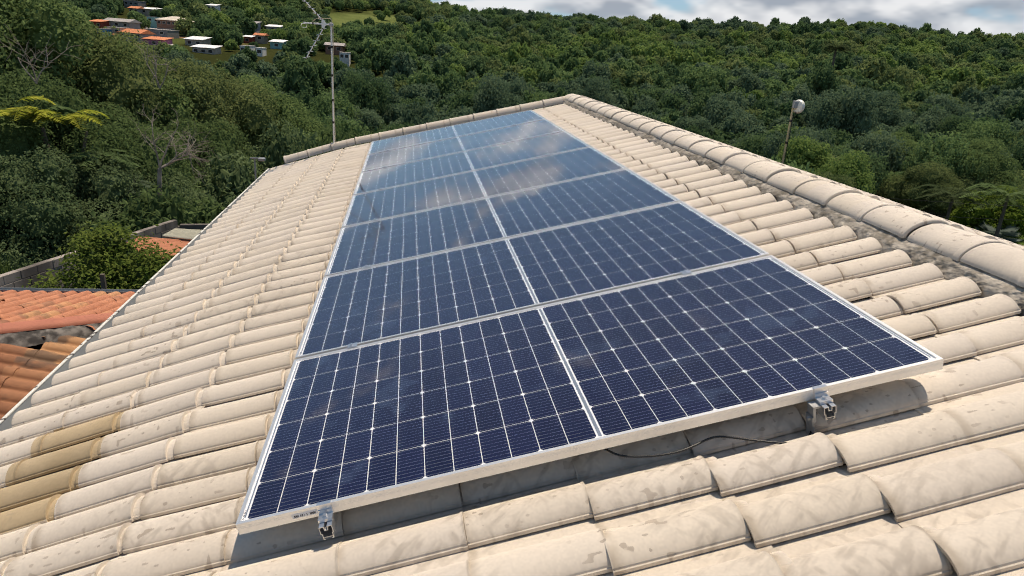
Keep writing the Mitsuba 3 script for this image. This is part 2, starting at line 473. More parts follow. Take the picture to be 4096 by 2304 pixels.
def cell_mesh(flip):
    w, h, c, z0, z1 = 0.1637 / 2, 0.0815 / 2, 0.0072, -0.0046, -0.0042
    o = np.array([(-h, -w), (h - c, -w), (h, -w + c), (h, w - c), (h - c, w), (-h, w)]) * [flip, 1]
    if flip < 0: o = o[::-1]
    k = len(o)
    v = np.vstack([np.column_stack([o, np.full(k, z1)]), np.column_stack([o, np.full(k, z0)])])
    f = [[0, i, i + 1] for i in range(1, k - 1)] + [[i, k + i, (i + 1) % k] for i in range(k)] + [[(i + 1) % k, k + i, k + (i + 1) % k] for i in range(k)]
    return MM(v, f)


CELL = {s: mikit.ply(cell_mesh(s), 'm_cell') for s in (1, -1)}
FRAME = {s: mikit.ply(frame_bar(0, PW if s[0] == 'v' else PL, s), 'm_alu') for s in ('v0', 'v1', 'u0', 'u1')}
SHEET = mikit.ply(box(0.0024, PL - 0.0024, 0.0024, PW - 0.0024, -0.0090, -0.0052), 'm_backsheet')
GLASS = mikit.ply(MM([(FLIP - .001, FLIP - .001, -0.0030), (PL - FLIP + .001, FLIP - .001, -0.0030), (PL - FLIP + .001, PW - FLIP + .001, -0.0030), (FLIP - .001, PW - FLIP + .001, -0.0030)], [[0, 1, 2], [0, 2, 3]]), 'm_glass')
RIB = {'m': mikit.ply(box(PL / 2 - 0.0050, PL / 2 + 0.0050, 0.022, PW - 0.022, -0.0050, -0.0044), 'm_ribbon'),
       'e': mikit.ply(box(0.0165, 0.0205, 0.03, PW - 0.03, -0.0050, -0.0044), 'm_ribbon'), 'f': mikit.ply(box(PL - 0.0205, PL - 0.0165, 0.03, PW - 0.03, -0.0050, -0.0044), 'm_ribbon')}
ORD = ['nearest', 'second nearest', 'third nearest', 'middle', 'third farthest', 'second farthest', 'farthest']
HINT = ['barcode sticker on its bare front frame', 'next behind the front one', 'with a dusty left end', 'where the pole is mirrored at its left', 'half grey with mirrored cloud', 'mostly grey with mirrored cloud', 'by the gable edge tiles']
for i in range(7):
    key = thing('solar_panel', f'{ORD[i]} dark blue solar panel of the row, {HINT[i]}', 'solar panel', 'solar panels in one row on the roof')
    M = roof_matrix(0.0, i * PP, 0.0)
    for s in FRAME: part(key, 'frame_bar', place(FRAME[s], M))
    part(key, 'backsheet', place(SHEET, M))
    for s in RIB: part(key, 'ribbon', place(RIB[s], M))
    for hf in range(2):
        for c in range(12):
            for r in range(6):
                vv = (0.0255 if hf == 0 else 1.0565) + 0.0843 * (c + 0.5)
                part(key, 'cell', place(CELL[1 if c % 2 else -1], M @ np.array([[1, 0, 0, vv], [0, 1, 0, 0.0175 + 0.1672 * (r + 0.5)], [0, 0, 1, 0], [0, 0, 0, 1.0]])))
    part(key, 'glass', place(GLASS, M))
    if i == 0:                                             # barcode stickers
        st = [bbox(0.152, 0.222, -0.0004, 0.0002, -0.0245, -0.0095, 0.0001)]
        bars = []
        rb = np.random.default_rng(3); x = 0.157
        while x < 0.217:
            wd = rb.uniform(0.0006, 0.0022)
            if rb.random() < 0.62: bars.append(box(x, x + wd, -0.0008, -0.0002, -0.0225, -0.0155))
            x += wd + 0.0006
        sk = part(key, 'barcode_sticker', roofply(cat(st), 'm_label'), 'white barcode sticker on the front of the frame')
        part(sk, 'barcode', roofply(cat(bars), 'm_ink'))
    st2 = box(0.0117, 0.0165, 0.016, 0.066, -0.0048, -0.0044)
    bars = []; rb = np.random.default_rng(5 + i); y = 0.019
    while y < 0.063:
        wd = rb.uniform(0.0006, 0.002)
        if rb.random() < 0.6: bars.append(box(0.0125, 0.0157, y, y + wd, -0.0044, -0.0042))
        y += wd + 0.0006
    sk = part(key, 'barcode_label', place(mikit.ply(st2, 'm_label'), M))
    part(sk, 'barcode', place(mikit.ply(cat(bars), 'm_ink'), M))

# ------------------------------------------------------------------ rails, clamps, roof hooks, cable
RAILS = (0.245, 1.707)


def rail_mesh(v):
    o = np.array([(-.018, 0), (-.004, 0), (-.004, -.012), (.004, -.012), (.004, 0), (.018, 0), (.018, -.024), (.0145, -.024), (.0145, -.042), (.0085, -.042), (.0085, -.040), (.0125, -.040), (.0125, -.0355), (-.0125, -.0355), (-.0125, -.040),
                  (-.0085, -.040), (-.0085, -.042), (-.0145, -.042), (-.0145, -.024), (-.018, -.024)])
    t = 0.0016
    import shapely.geometry as sg
    out = sg.Polygon(o)
    hole = sg.Polygon([(-.0164, -.0016), (-.0056, -.0016), (-.0056, -.0136), (.0056, -.0136), (.0056, -.0016), (.0164, -.0016), (.0164, -.0224), (.0129, -.0224), (.0129, -.0339), (-.0129, -.0339), (-.0129, -.0224), (-.0164, -.0224)])
    poly = out.difference(hole)
    m = trimesh.creation.extrude_polygon(poly, 7 * PP + 0.10, engine='earcut')
    q = m.vertices.copy()
    m.vertices = np.stack([q[:, 0] + v, q[:, 2] - 0.052, q[:, 1] - 0.0352], 1)
    m.faces = m.faces[:, ::-1]
    return m


SIDE = ['left', 'right']
for j, v in enumerate(RAILS):
    k = thing('mounting_rail', f'slotted aluminium rail under the {SIDE[j]} part of the panels, its open end showing in front', 'rail', 'rails under the panels')
    scene[k] = roofply(rail_mesh(v), 'm_alu_raw')


def bolt(v, u, n0, n1, r=0.006):
    c = trimesh.creation.cylinder(r, n1 - n0, sections=6); c.apply_translation((v, u, (n0 + n1) / 2))
    d = trimesh.creation.cylinder(r * 1.6, 0.0012, sections=20); d.apply_translation((v, u, n0 + 0.0006))
    return cat([c, d])


def zpress(pts, v0, v1):
    """A bent sheet: the outline pts (u, n) swept along v."""
    import shapely.geometry as sg
    m = trimesh.creation.extrude_polygon(sg.Polygon(pts), v1 - v0, engine='earcut')
    q = m.vertices.copy()
    m.vertices = np.stack([q[:, 2] + v0, q[:, 0], q[:, 1]], 1)
    return m


ENDC = [(0.010, 0.0025), (-0.0040, 0.0025), (-0.0040, -0.0130), (-0.0070, -0.0135), (-0.0070, -0.0260), (-0.0330, -0.0260), (-0.0330, -0.0345), (-0.0008, -0.0345), (-0.0008, -0.0003), (0.010, -0.0003)]
for j, v in enumerate(RAILS):
    k = thing('end_clamp', f'stepped aluminium end clamp gripping the front frame, on the {SIDE[j]} rail', 'clamp', 'end clamps at the front of the panels')
    part(k, 'bracket', roofply(zpress(ENDC, v - 0.020, v + 0.020), 'm_alu_raw'))
    part(k, 'bolt', roofply(bolt(v, -0.019, -0.0262, -0.0185, 0.0055), 'm_alu_raw'))
    far = [(7 * PP - 0.02 - a, b) for a, b in ENDC]
    k = thing('end_clamp', f'end clamp at the far edge of the farthest panel, on the {SIDE[j]} rail', 'clamp')
    part(k, 'bracket', roofply(zpress(far, v - 0.020, v + 0.020), 'm_alu_raw'))
    part(k, 'bolt', roofply(bolt(v, 7 * PP - 0.001, -0.0262, -0.0185, 0.0055), 'm_alu_raw'))
for i in range(1, 7):
    for j, v in enumerate(RAILS):
        k = thing('mid_clamp', f'small aluminium clamp on the {SIDE[j]} rail between the {ORD[i - 1]} and the {ORD[i]} panel', 'clamp', 'clamps between the panels')
        u = i * PP - 0.010
        part(k, 'plate', roofply(bbox(v - 0.020, v + 0.020, u - 0.019, u + 0.019, 0.0006, 0.0042, 0.0006), 'm_alu_raw'))
        part(k, 'bolt', roofply(bolt(v - 0.004, u, 0.0042, 0.0120), 'm_alu_raw'))

# roof hook of the right rail: a vertical strap with a slot and a bolt, its foot going under the tile above
HV, HU = 1.668, -0.020
k = thing('roof_hook', 'grey metal roof hook carrying the right rail, rising between two tiles', 'bracket')
plate = [(1.688, -0.0360), (HV - 0.004, -0.0360), (HV - 0.004, -0.0885), (HV + 0.004, -0.0885), (HV + 0.004, -0.0430), (1.688, -0.0430)]


def vpress(pts, u0, u1):
    import shapely.geometry as sg
    m = trimesh.creation.extrude_polygon(sg.Polygon(pts), u1 - u0, engine='earcut')
    q = m.vertices.copy()
    m.vertices = np.stack([q[:, 0], u1 - q[:, 2], q[:, 1]], 1)
    return m


bs('m_galv', prin(lambda p, n, uv: mix((0.30, 0.31, 0.32), (0.45, 0.46, 0.47), fbm(p.x * 60.0, p.y * 60.0, p.z * 60.0, 2)), 0.45, 0.5, 0.7))
part(k, 'upper_strap', roofply(vpress(plate, HU - 0.016, HU + 0.016), 'm_galv'))
part(k, 'lower_strap', roofply(vpress([(HV - 0.0085, -0.070), (HV - 0.0045, -0.070), (HV - 0.0045, -0.196), (HV + 0.10, -0.196), (HV + 0.10, -0.2005), (HV - 0.0085, -0.2005)], HU - 0.018, HU + 0.018), 'm_galv'))
b = trimesh.creation.cylinder(0.007, 0.024, sections=6); b.apply_transform(trimesh.transformations.rotation_matrix(math.pi / 2, (0, 1, 0))); b.apply_translation((HV - 0.004, HU, -0.080))
part(k, 'bolt', roofply(b, 'm_galv'))

k = thing('cable', 'black cable hanging out from under the nearest panel onto the tiles', 'cable')
ct = np.array([(0.92, 0.34, -0.050), (1.0, 0.12, -0.050), (1.058, 0.024, -0.055), (1.11, -0.018, -0.066), (1.244, -0.041, -0.073), (1.352, -0.012, -0.076), (1.408, -0.022, -0.077), (1.462, -0.052, -0.082), (1.552, -0.082, -0.098), (1.63, -0.06, -0.118), (1.70, 0.03, -0.125), (1.78, 0.16, -0.12)])
from scipy.interpolate import CubicSpline
cs = CubicSpline(np.linspace(0, 1, len(ct)), ct)
scene[k] = roofply(tube(cs(np.linspace(0, 1, 70)), 0.0033, 8), 'm_black', smooth=60)

# ------------------------------------------------------------------ the ground: a yard, a wooded valley and the hill across it
AZ = np.array([-180.0, -60, -30, -16, -4.5, 8, 20, 33, 43, 70, 180])
RR = np.array([0, 12, 30, 60, 100, 160, 190, 215, 250, 290, 330, 370, 420, 520, 700, 1500, 5000])
ZT = np.array([
    [-5, -5.2, -6, -8, -10, -12, -13, -13, -12, -10, -8, -6, -3, 2, 8, 14, 20],
    [-5, -5.5, -7, -10, -15, -18, -16, -9, -6, -2, 2.5, 6, 11, 20, 32, 34, 30],
    [-5, -5.5, -7, -10, -15, -18, -16, -9, -6, -2, 2.5, 6, 11, 20, 32, 34, 30],
    [-5, -5.5, -7.5, -12, -17, -18.5, -15, -8, -5.7, -1.5, 3.2, 7.5, 12, 21, 34, 36, 30],
    [-5, -5.5, -8, -14, -18.5, -19, -16, -8.5, -5.5, -3.5, -0.5, 6.5, 14, 22, 28, 28, 26],
    [-5, -5.5, -9, -15, -17, -14.5, -11.5, -9, -5, -0.5, 4, 8, 11, 11.5, 9, 5, 5],
    [-5, -5.5, -10, -15, -15.5, -13, -10.5, -8.5, -5, -1, 4, 8.5, 13, 16.5, 12, 8, 5],
    [-5, -5.5, -10, -13, -13.5, -12, -10, -8, -5, -1.5, 3, 7.5, 12.5, 22, 18, 12, 8],
    [-5, -5.5, -9, -11, -14, -13, -11, -8.5, -5.5, -2, 2, 6, 10, 17.5, 14, 10, 8],
    [-5, -5.5, -9, -11, -14, -13, -11, -8.5, -5.5, -2, 2, 6, 10, 17, 14, 10, 8],
    [-5, -5.2, -6, -8, -10, -12, -13, -13, -12, -10, -8, -6, -3, 2, 8, 14, 20]], float)


def smooth_table(x, xs):
    i = np.clip(np.searchsorted(xs, x, 'right') - 1, 0, len(xs) - 2)
    t = np.clip((x - xs[i]) / (xs[i + 1] - xs[i]), 0, 1)
    return i, t


def ground_z(x, y):
    dx, dy = np.asarray(x, float) - CAM[0], np.asarray(y, float) - CAM[1]
    r, az = np.hypot(dx, dy), np.degrees(np.arctan2(dx, dy))
    i, s = smooth_table(az, AZ); j, t = smooth_table(r, RR)
    s = s * s * (3 - 2 * s)
    z = (ZT[i, j] * (1 - s) + ZT[i + 1, j] * s) * (1 - t) + (ZT[i, j + 1] * (1 - s) + ZT[i + 1, j + 1] * s) * t
    P = np.stack([np.asarray(x, float) / 55, np.asarray(y, float) / 55, np.zeros_like(z)], -1)
    return z + (meshkit.fbm(P, 3, seed=4) - 0.5) * np.clip((r - 60) / 100, 0, 1) * 4.0


def make_ground():
    az = np.radians(np.concatenate([np.arange(-180, -40, 6.0), np.arange(-40, 60, 1.0), np.arange(60, 180, 6.0)]))
    r = np.concatenate([[0.01], np.geomspace(3, 5000, 110)])
    R, A = np.meshgrid(r, az, indexing='ij')
    X, Y = CAM[0] + R * np.sin(A), CAM[1] + R * np.cos(A)
    P = np.stack([X, Y, ground_z(X, Y)], -1)
    return grid(P[:, ::-1], True)


MEADOW = (-16.0, 352.0)


def ground_color(p, n, uv):
    a = fbm(p.x / 9.0, p.y / 9.0, 1.0, 3)
    c = mix((0.022, 0.028, 0.010), (0.055, 0.060, 0.020), a)
    g = mix((0.095, 0.125, 0.038), (0.145, 0.170, 0.060), fbm(p.x / 5.0, p.y / 5.0, 4.0, 3))
    wob = fbm(p.x / 22.0, p.y / 22.0, 9.0, 3) * 40.0
    dm = dr.sqrt(dr.square((p.x + 16.0) / 0.8) + dr.square((p.y - 356.0) / 1.6)) - 30.0 + (wob - 20.0) * 0.7
    c = mix(c, g, smoothstep(8.0, -4.0, dm))
    dm2 = dr.sqrt(dr.square(p.x + 84.0) + dr.square((p.y - 250.0) * 0.5)) - 28.0 + (wob - 20.0)
    c = mix(c, mix((0.075, 0.095, 0.03), (0.20, 0.13, 0.075), smoothstep(0.55, 0.7, fbm(p.x / 11.0, p.y / 11.0, 2.0, 2))), smoothstep(6.0, -6.0, dm2) * 0.85)
    dl = dr.sqrt(dr.square(p.x - 54.0) + dr.square(p.y - 47.0)) - 9.0
    c = mix(c, (0.07, 0.11, 0.025), smoothstep(3.0, -2.0, dl))
    return c


bs('m_ground', {'type': 'twosided', 'bsdf': {'type': 'diffuse', 'reflectance': mikit.proc(ground_color)}})
struct('ground', mikit.ply(make_ground(), 'm_ground', smooth=True), 'undergrowth and grass of the valley and the hill')


def leaf_mat(name, dark, light, spread=1.0, rough=0.45, trans=0.75):
    def f(p, n, uv):
        a = fbm(p.x / 6.0, p.y / 6.0, p.z / 6.0, 2)
        b = noise(p.x * 1.7, p.y * 1.7, p.z * 1.7)
        t = smoothstep(0.25, 0.75, a * 0.6 + b * 0.4)
        return mix(dark, light, t)
    if trans > 0:
        bs(name, {'type': 'principledthin', 'base_color': mikit.proc(f), 'roughness': rough, 'diff_trans': trans, 'spec_trans': 0.0, 'eta': 1.45})
    else:
        bs(name, {'type': 'twosided', 'bsdf': {'type': 'diffuse', 'reflectance': mikit.proc(f)}})
    return name


FOREST_MATS = [
    leaf_mat('m_leaf_dark', (0.062, 0.112, 0.050), (0.140, 0.212, 0.092)),
    leaf_mat('m_leaf_mid', (0.096, 0.160, 0.062), (0.200, 0.290, 0.115)),
    leaf_mat('m_leaf_olive', (0.125, 0.172, 0.066), (0.240, 0.295, 0.118)),
    leaf_mat('m_leaf_bright', (0.130, 0.205, 0.058), (0.250, 0.340, 0.105)),
    leaf_mat('m_leaf_blue', (0.080, 0.132, 0.078), (0.165, 0.232, 0.135))]
bs('m_bark', prin(lambda p, n, uv: mix((0.06, 0.05, 0.04), (0.16, 0.14, 0.115), fbm(p.x * 6.0, p.y * 6.0, p.z * 2.0, 3)), 0.9))


def quads(c, nrm, size, r, aspect=1.5, roll=None):
    """A leaf-sized diamond at every centre c, facing nrm."""
    n = len(c)
    nrm = nrm / (np.linalg.norm(nrm, axis=1, keepdims=True) + 1e-9)
    ref = r.normal(size=(n, 3))
    a = np.cross(nrm, ref); a /= np.linalg.norm(a, axis=1, keepdims=True) + 1e-9
    b = np.cross(nrm, a)
    s = np.broadcast_to(np.asarray(size, float), (n,))[:, None]
    bend = nrm * s * 0.18
    v = np.stack([c - a * s * aspect / 2, c + b * s / 2 - bend, c + a * s * aspect / 2, c - b * s / 2 - bend], 1).reshape(-1, 3)
    k = np.arange(n)[:, None] * 4
    f = np.vstack([k + [0, 1, 2], k + [0, 2, 3]])
    return v, f


ICO = trimesh.creation.icosphere(subdivisions=1)


def crown(seed, n, leaf, lobes=9, flat=0.75, core=True, up=0.55, spread=1.0, shell=0.30, coresize=0.66, big=1.0):
    """A crown of radius about 1 standing on z = 0: lobes of leaves over a dim core, ragged at the edge."""
    r = np.random.default_rng(seed)
    L = []
    for i in range(lobes):
        a = 2.399 * i + r.uniform(-.5, .5)
        q = math.sqrt((i + 0.4) / lobes) * 0.70 * spread
        h = flat * (0.42 + 0.74 * (1 - q ** 2)) * r.uniform(0.75, 1.1)
        L.append([q * math.cos(a), q * math.sin(a), h, r.uniform(0.26, 0.46) * big])
        if i % 2 == 0: L.append([q * 1.12 * math.cos(a + .6), q * 1.12 * math.sin(a + .6), h * r.uniform(0.40, 0.66), r.uniform(0.26, 0.40) * big])
    L = np.array(L)
    w = L[:, 3] ** 2; pick = r.choice(len(L), n, p=w / w.sum())
    d = r.normal(size=(n, 3)); d[:, 2] += 0.25; d /= np.linalg.norm(d, axis=1, keepdims=True)
    rad = L[pick, 3] * (1 - shell * r.random(n) ** 1.5 + 0.10 * r.standard_normal(n) * (r.random(n) < 0.35))
    c = L[pick, :3] + d * rad[:, None] * [1, 1, 0.85]
    nr = d * 0.7 + r.normal(size=(n, 3)) * 0.55; nr[:, 2] += up
    v, f = quads(c, nr, leaf * r.uniform(0.6, 1.35, n), r)
    ms = [(v, f)]
    if core:
        for l in L:
            s = ICO.copy(); k = coresize * l[3]
            s.vertices = s.vertices * (1 + 0.25 * r.standard_normal((len(s.vertices), 1))) * k * [1, 1, 0.8] + l[:3]
            ms.append((s.vertices, s.faces))
    at, V, F = 0, [], []
    for v, f in ms:
        V.append(v); F.append(f + at); at += len(v)
    return MM(np.vstack(V), np.vstack(F)), L


def trunk_mesh(L, h, seed, r0=0.07):
    """Tapered trunk from z = -h to the crown, with a limb to some of the lobes."""
    r = np.random.default_rng(seed)
    top = np.array([0, 0, 0.45])
    p = np.array([[0.02, 0, -h], [0, 0.02, -h * 0.5], [0.03, 0, 0.0], top])
    ms = [tube(p, [r0 * 1.25, r0, r0 * 0.8, r0 * 0.4], 6)]
    for l in L[:: 2]:
        q0 = np.array([0.02, 0, -0.05 - 0.2 * r.random()])
        ms.append(tube([q0, q0 * 0.4 + l[:3] * 0.6 - [0, 0, 0.12], l[:3]], [r0 * 0.55, r0 * 0.35, r0 * 0.10], 5))
    return cat(ms)


def scale_at(x, y, z, sx, sz, rot):
    c, s = math.cos(rot), math.sin(rot)
    return np.array([[c * sx, -s * sx, 0, x], [s * sx, c * sx, 0, y], [0, 0, sz, z], [0, 0, 0, 1.0]])


# houses of the village across the valley: (name, label, x, y, z, yaw, width, depth, height, wall colour, roof kind, roof colour, window list)
WALLS = {'grey': (0.30, 0.29, 0.29), 'brick': (0.30, 0.17, 0.12), 'white': (0.62, 0.62, 0.60), 'beige': (0.42, 0.36, 0.30), 'blue': (0.06, 0.20, 0.38), 'teal': (0.25, 0.46, 0.44), 'red': (0.30, 0.07, 0.05), 'block': (0.22, 0.215, 0.22), 'pink': (0.42, 0.16, 0.26)}
ROOFS = {'cream': (0.56, 0.50, 0.42), 'orange': (0.52, 0.20, 0.095), 'fibre': (0.33, 0.31, 0.30), 'zinc': (0.66, 0.66, 0.66), 'dark': (0.12, 0.11, 0.11), 'slab': (0.38, 0.36, 0.34)}
for k_, c_ in WALLS.items():
    bs('m_wall_' + k_, prin((lambda c: lambda p, n, uv: mi.Color3f(*c) * (0.75 + 0.45 * fbm(p.x * 0.9, p.y * 0.9, p.z * 0.9, 3)))(c_), 0.9, 0.2))
for k_, c_ in ROOFS.items():
    bs('m_roof_' + k_, prin((lambda c: lambda p, n, uv: mi.Color3f(*c) * (0.80 + 0.4 * fbm(p.x * 0.8, p.y * 0.8, p.z * 0.8, 3)))(c_), 0.8, 0.3))
bs('m_dark', prin((0.02, 0.022, 0.025), 0.3))
VILLAGE = [
    ('hip_house', 'large brick house under a broad cream hipped roof on the village hillside', -80.9, 271.4, -2.1, 17, 9.2, 8.0, 2.9, 'brick', 'hip', 'cream', 5),
    ('teal_house', 'teal and white house left of the cream hipped roof, beside the road', -88.5, 276.5, -1.2, 17, 4.8, 5.0, 2.6, 'teal', 'flat', 'slab', 2),
    ('veranda_house', 'long house with a grey corrugated roof and an open veranda', -94.1, 258.8, -2.9, 20, 9.6, 5.0, 2.2, 'grey', 'gable', 'fibre', 3),
    ('red_house', 'low dark red house at the left end of the grey corrugated roof', -100.2, 256.6, -2.9, 20, 4.6, 4.0, 1.7, 'red', 'shed', 'orange', 2),
    ('orange_gable_house', 'grey two storey house under the larger bright orange tiled roof', -80.5, 231.8, -6.6, 19, 7.0, 6.0, 3.2, 'grey', 'gable', 'orange', 4),
    ('orange_shed', 'low pink house under a long narrow orange roof, nearest the road', -72.8, 226.0, -6.6, 18, 6.6, 4.0, 1.9, 'pink', 'shed', 'orange', 1),
    ('block_house', 'unfinished grey block house behind the narrow orange roof', -78.6, 248.6, -5.3, 18, 8.0, 6.0, 3.0, 'block', 'flat', 'slab', 2),
    ('blue_house', 'narrow bright blue house at the left edge of the village', -88.6, 229.6, -5.9, 20, 1.7, 4.0, 3.0, 'blue', 'flat', 'slab', 0),
    ('beige_house', 'beige house with a small orange lean-to roof beside the blue one', -85.9, 232.8, -5.9, 20, 4.4, 4.0, 3.6, 'beige', 'flat', 'slab', 2),
    ('white_roof_house', 'beige box house under a flat white sheet roof by the red earth bank', -63.2, 231.8, -6.4, 14, 5.4, 5.0, 2.3, 'beige', 'shed', 'zinc', 2),
    ('long_house', 'long low beige house with a white sheet roof below the red earth', -56.4, 214.9, -7.6, 14, 6.4, 4.0, 1.9, 'beige', 'shed', 'zinc', 3),
    ('white_house', 'larger of the two small white houses at the foot of the village', -46.4, 220.4, -7.4, 11, 2.9, 4.0, 2.7, 'white', 'flat', 'slab', 2),
    ('white_house', 'smaller of the two small white houses at the foot of the village', -42.2, 218.2, -7.2, 11, 1.9, 3.0, 2.2, 'white', 'flat', 'zinc', 1),
    ('pale_house', 'pale teal house with a white roof right of the village middle', -41.3, 241.8, -5.5, 10, 4.0, 4.0, 2.1, 'teal', 'shed', 'zinc', 1),
    ('brown_house', 'low brown brick house right of the antenna mast', -22.7, 234.4, -5.0, 5, 5.4, 4.0, 1.9, 'brick', 'gable', 'fibre', 2),
    ('white_tower', 'small white box building lowest on the hillside right of the antenna mast', -18.0, 214.2, -7.2, 4, 2.7, 2.7, 2.6, 'white', 'flat', 'slab', 2),
    ('grey_block_building', 'grey block building highest in the village', -112.7, 326.6, 4.2, 19, 6.6, 5.0, 2.9, 'block', 'flat', 'slab', 3),
    ('upper_orange_house', 'small house with an orange roof below the highest grey building', -105.8, 307.8, 2.5, 19, 4.0, 4.0, 1.7, 'grey', 'gable', 'orange', 2),
    ('upper_white_house', 'house with a wide white roof right of the small orange roof', -101.0, 309.0, 2.6, 18, 6.6, 4.0, 1.7, 'beige', 'shed', 'zinc', 2),
    ('far_white_house', 'white house alone among trees above the village', -80.2, 320.5, 5.4, 14, 3.8, 4.0, 2.2, 'white', 'shed', 'zinc', 2),
    ('grey_shed', 'low grey shed with a grey roof among trees left of the antenna head', -57.6, 279.4, 0.0, 12, 6.4, 4.0, 1.8, 'grey', 'shed', 'fibre', 1),
    ('grey_roof_shed', 'low shed with a pale grey roof just left of the antenna boom', -49.1, 281.0, -0.3, 10, 5.0, 4.0, 1.4, 'grey', 'shed', 'zinc', 1),
    ('small_shed', 'small red walled shed half hidden by trees in the village middle', -53.1, 254.8, -4.6, 12, 2.9, 3.0, 1.9, 'red', 'shed', 'zinc', 1),
    ('small_beige_shed', 'tiny beige shed with a brownish roof above the pale blue house', -49.6, 257.6, -3.4, 11, 3.3, 3.0, 1.5, 'beige', 'gable', 'orange', 1)]
HOUSE_BOXES = []


def village_house(name, label, x, y, z, yaw, w, d, h, wall, kind, roof, nwin):
    key = thing(name, label, 'house')
    a = math.radians(yaw)
    M = np.array([[math.cos(a), math.sin(a), 0, x], [-math.sin(a), math.cos(a), 0, y], [0, 0, 1, z], [0, 0, 0, 1.0]])
    HOUSE_BOXES.append((x, y, z, w, h + 1.0))
    put = lambda nm, m, b, par=key, sm=False: part(par, nm, place(mikit.ply(m, b, smooth=sm), M))
    put('wall', box(-w / 2, w / 2, -d / 2, d / 2, -2.5, h), 'm_wall_' + wall)
    o = 0.45
    if kind == 'flat':
        put('roof', bbox(-w / 2 - .1, w / 2 + .1, -d / 2 - .1, d / 2 + .1, h + 0.005, h + 0.16, 0.02), 'm_roof_' + roof)
    elif kind == 'shed':
        v = np.array([[-w / 2 - o, -d / 2 - o, h - 0.05], [w / 2 + o, -d / 2 - o, h - 0.05], [w / 2 + o, d / 2 + o, h + 0.16 * d], [-w / 2 - o, d / 2 + o, h + 0.16 * d]])
        v = np.vstack([v, v + [0, 0, 0.08]])
        put('roof', trimesh.convex.convex_hull(v), 'm_roof_' + roof)
        put('gable', trimesh.convex.convex_hull(np.array([[sx * (w / 2 - .01) , sy, sz] for sx in (-1, 1) for sy, sz in ((-d / 2 + .01, h - .2), (d / 2 - .01, h - .2), (d / 2 - .01, h + 0.15 * d))])), 'm_wall_' + wall)
    else:
        rise = 0.28 * d / 2 + 0.25
        run = (w / 2 + o) if kind == 'gable' else max(0.4, w / 2 - d / 2 * 0.85)
        v = np.array([[-w / 2 - o, -d / 2 - o, h], [w / 2 + o, -d / 2 - o, h], [w / 2 + o, d / 2 + o, h], [-w / 2 - o, d / 2 + o, h], [-run, 0, h + rise], [run, 0, h + rise]])
        v = np.vstack([v, v[:4] - [0, 0, 0.10]])
        put('roof', trimesh.convex.convex_hull(v), 'm_roof_' + roof)
    for i in range(nwin):
        wx = -w / 2 + w * (i + 0.5) / nwin
        ww = min(0.55, w / nwin * 0.3)
        f = put('window', box(wx - ww - .06, wx + ww + .06, -d / 2 - 0.05, -d / 2 - 0.003, h - 1.35, h - 0.45), 'm_wall_white' if wall != 'white' else 'm_wall_grey')
        part(f, 'pane', place(mikit.ply(box(wx - ww, wx + ww, -d / 2 - 0.06, -d / 2 - 0.052, h - 1.29, h - 0.51), 'm_dark'), M))
    return key


for row in VILLAGE: village_house(*row)
lean = thing('lean_to_roof', 'small orange tiled lean-to roof against the beige house', 'roof')
scene[lean] = mikit.ply(trimesh.convex.convex_hull(np.array([[-86.6, 229.8, -4.2], [-84.0, 229.0, -4.2], [-84.0, 230.8, -3.4], [-86.6, 231.4, -3.4], [-86.6, 229.8, -4.3], [-84.0, 229.0, -4.3]])), 'm_roof_orange')
road_pts = np.array([(-92.5, 279), (-90.1, 273.9), (-80.0, 249.5), (-70.5, 225.5), (-61.7, 204.2), (-55.3, 190.4)])
yy = np.linspace(road_pts[-1, 1], road_pts[0, 1], 40); xx = np.interp(yy, road_pts[::-1, 1], road_pts[::-1, 0])
rd = np.stack([np.stack([xx + s * 1.7, yy + s * 0.8, ground_z(xx + s * 1.7, yy + s * 0.8) + 0.35], -1) for s in (1, -1)], 0)
bs('m_road', prin((0.33, 0.31, 0.29), 0.9))
struct('road', mikit.ply(grid(rd), 'm_road'), 'pale concrete road climbing through the village')
yard = thing('garden_wall', 'long grey block wall below the cream hipped roof', 'wall')
scene[yard] = mikit.ply(bbox(-84.5, -66.5, 262.6, 262.9, -5.5, -1.9, 0.02), 'm_wall_block')

# ------------------------------------------------------------------ the forest
FWR = np.cross(FWD, UPV)


def to_px(p):
    d = np.asarray(p, float) - CAM
    z = d @ FWD
    return 512 + d @ FWR / z * 686.5, 288 - d @ UPV / z * 686.5, z


def roof_line(x):
    """Height in the picture (1024 wide) of the roof's outline, for leaving out trees that stand wholly behind the roof."""
    return np.interp(x, [-300, 0, 284, 572, 760, 1024, 1300], [420, 422, 158, 92, 150, 262, 400])


TREE_H = []
FAR = [crown(100 + i, 620, 0.150, lobes=8 + i % 4, flat=0.62 + 0.09 * (i % 3)) for i in range(8)]
NEARN = [crown(250 + i, 7000, 0.046, lobes=11 + i % 3, flat=0.66 + 0.09 * (i % 3), shell=0.4, coresize=0.5) for i in range(6)]
MIDN = [crown(200 + i, 2300, 0.080, lobes=9 + i % 4, flat=0.62 + 0.09 * (i % 3)) for i in range(6)]
cands = []
tr = np.random.default_rng(99)
r = 52.0
while r < 640:
    step = 4.1 + r * 0.0055
    naz = int(math.radians(84) * r / step)
    for i in range(naz):
        az = -33 + 84 * (i + tr.uniform(0.05, 0.95)) / naz
        rad = r + tr.uniform(-0.5, 0.5) * step
        x, y = CAM[0] + rad * math.sin(math.radians(az)), CAM[1] + rad * math.cos(math.radians(az))
        cands.append((x, y, rad, az))
    r += step * 0.86
cands = np.array(cands)
gz = ground_z(cands[:, 0], cands[:, 1])
hue = meshkit.fbm(np.stack([cands[:, 0] / 40, cands[:, 1] / 40, 0 * gz], -1), 2, seed=31)
keep = []
hb = []
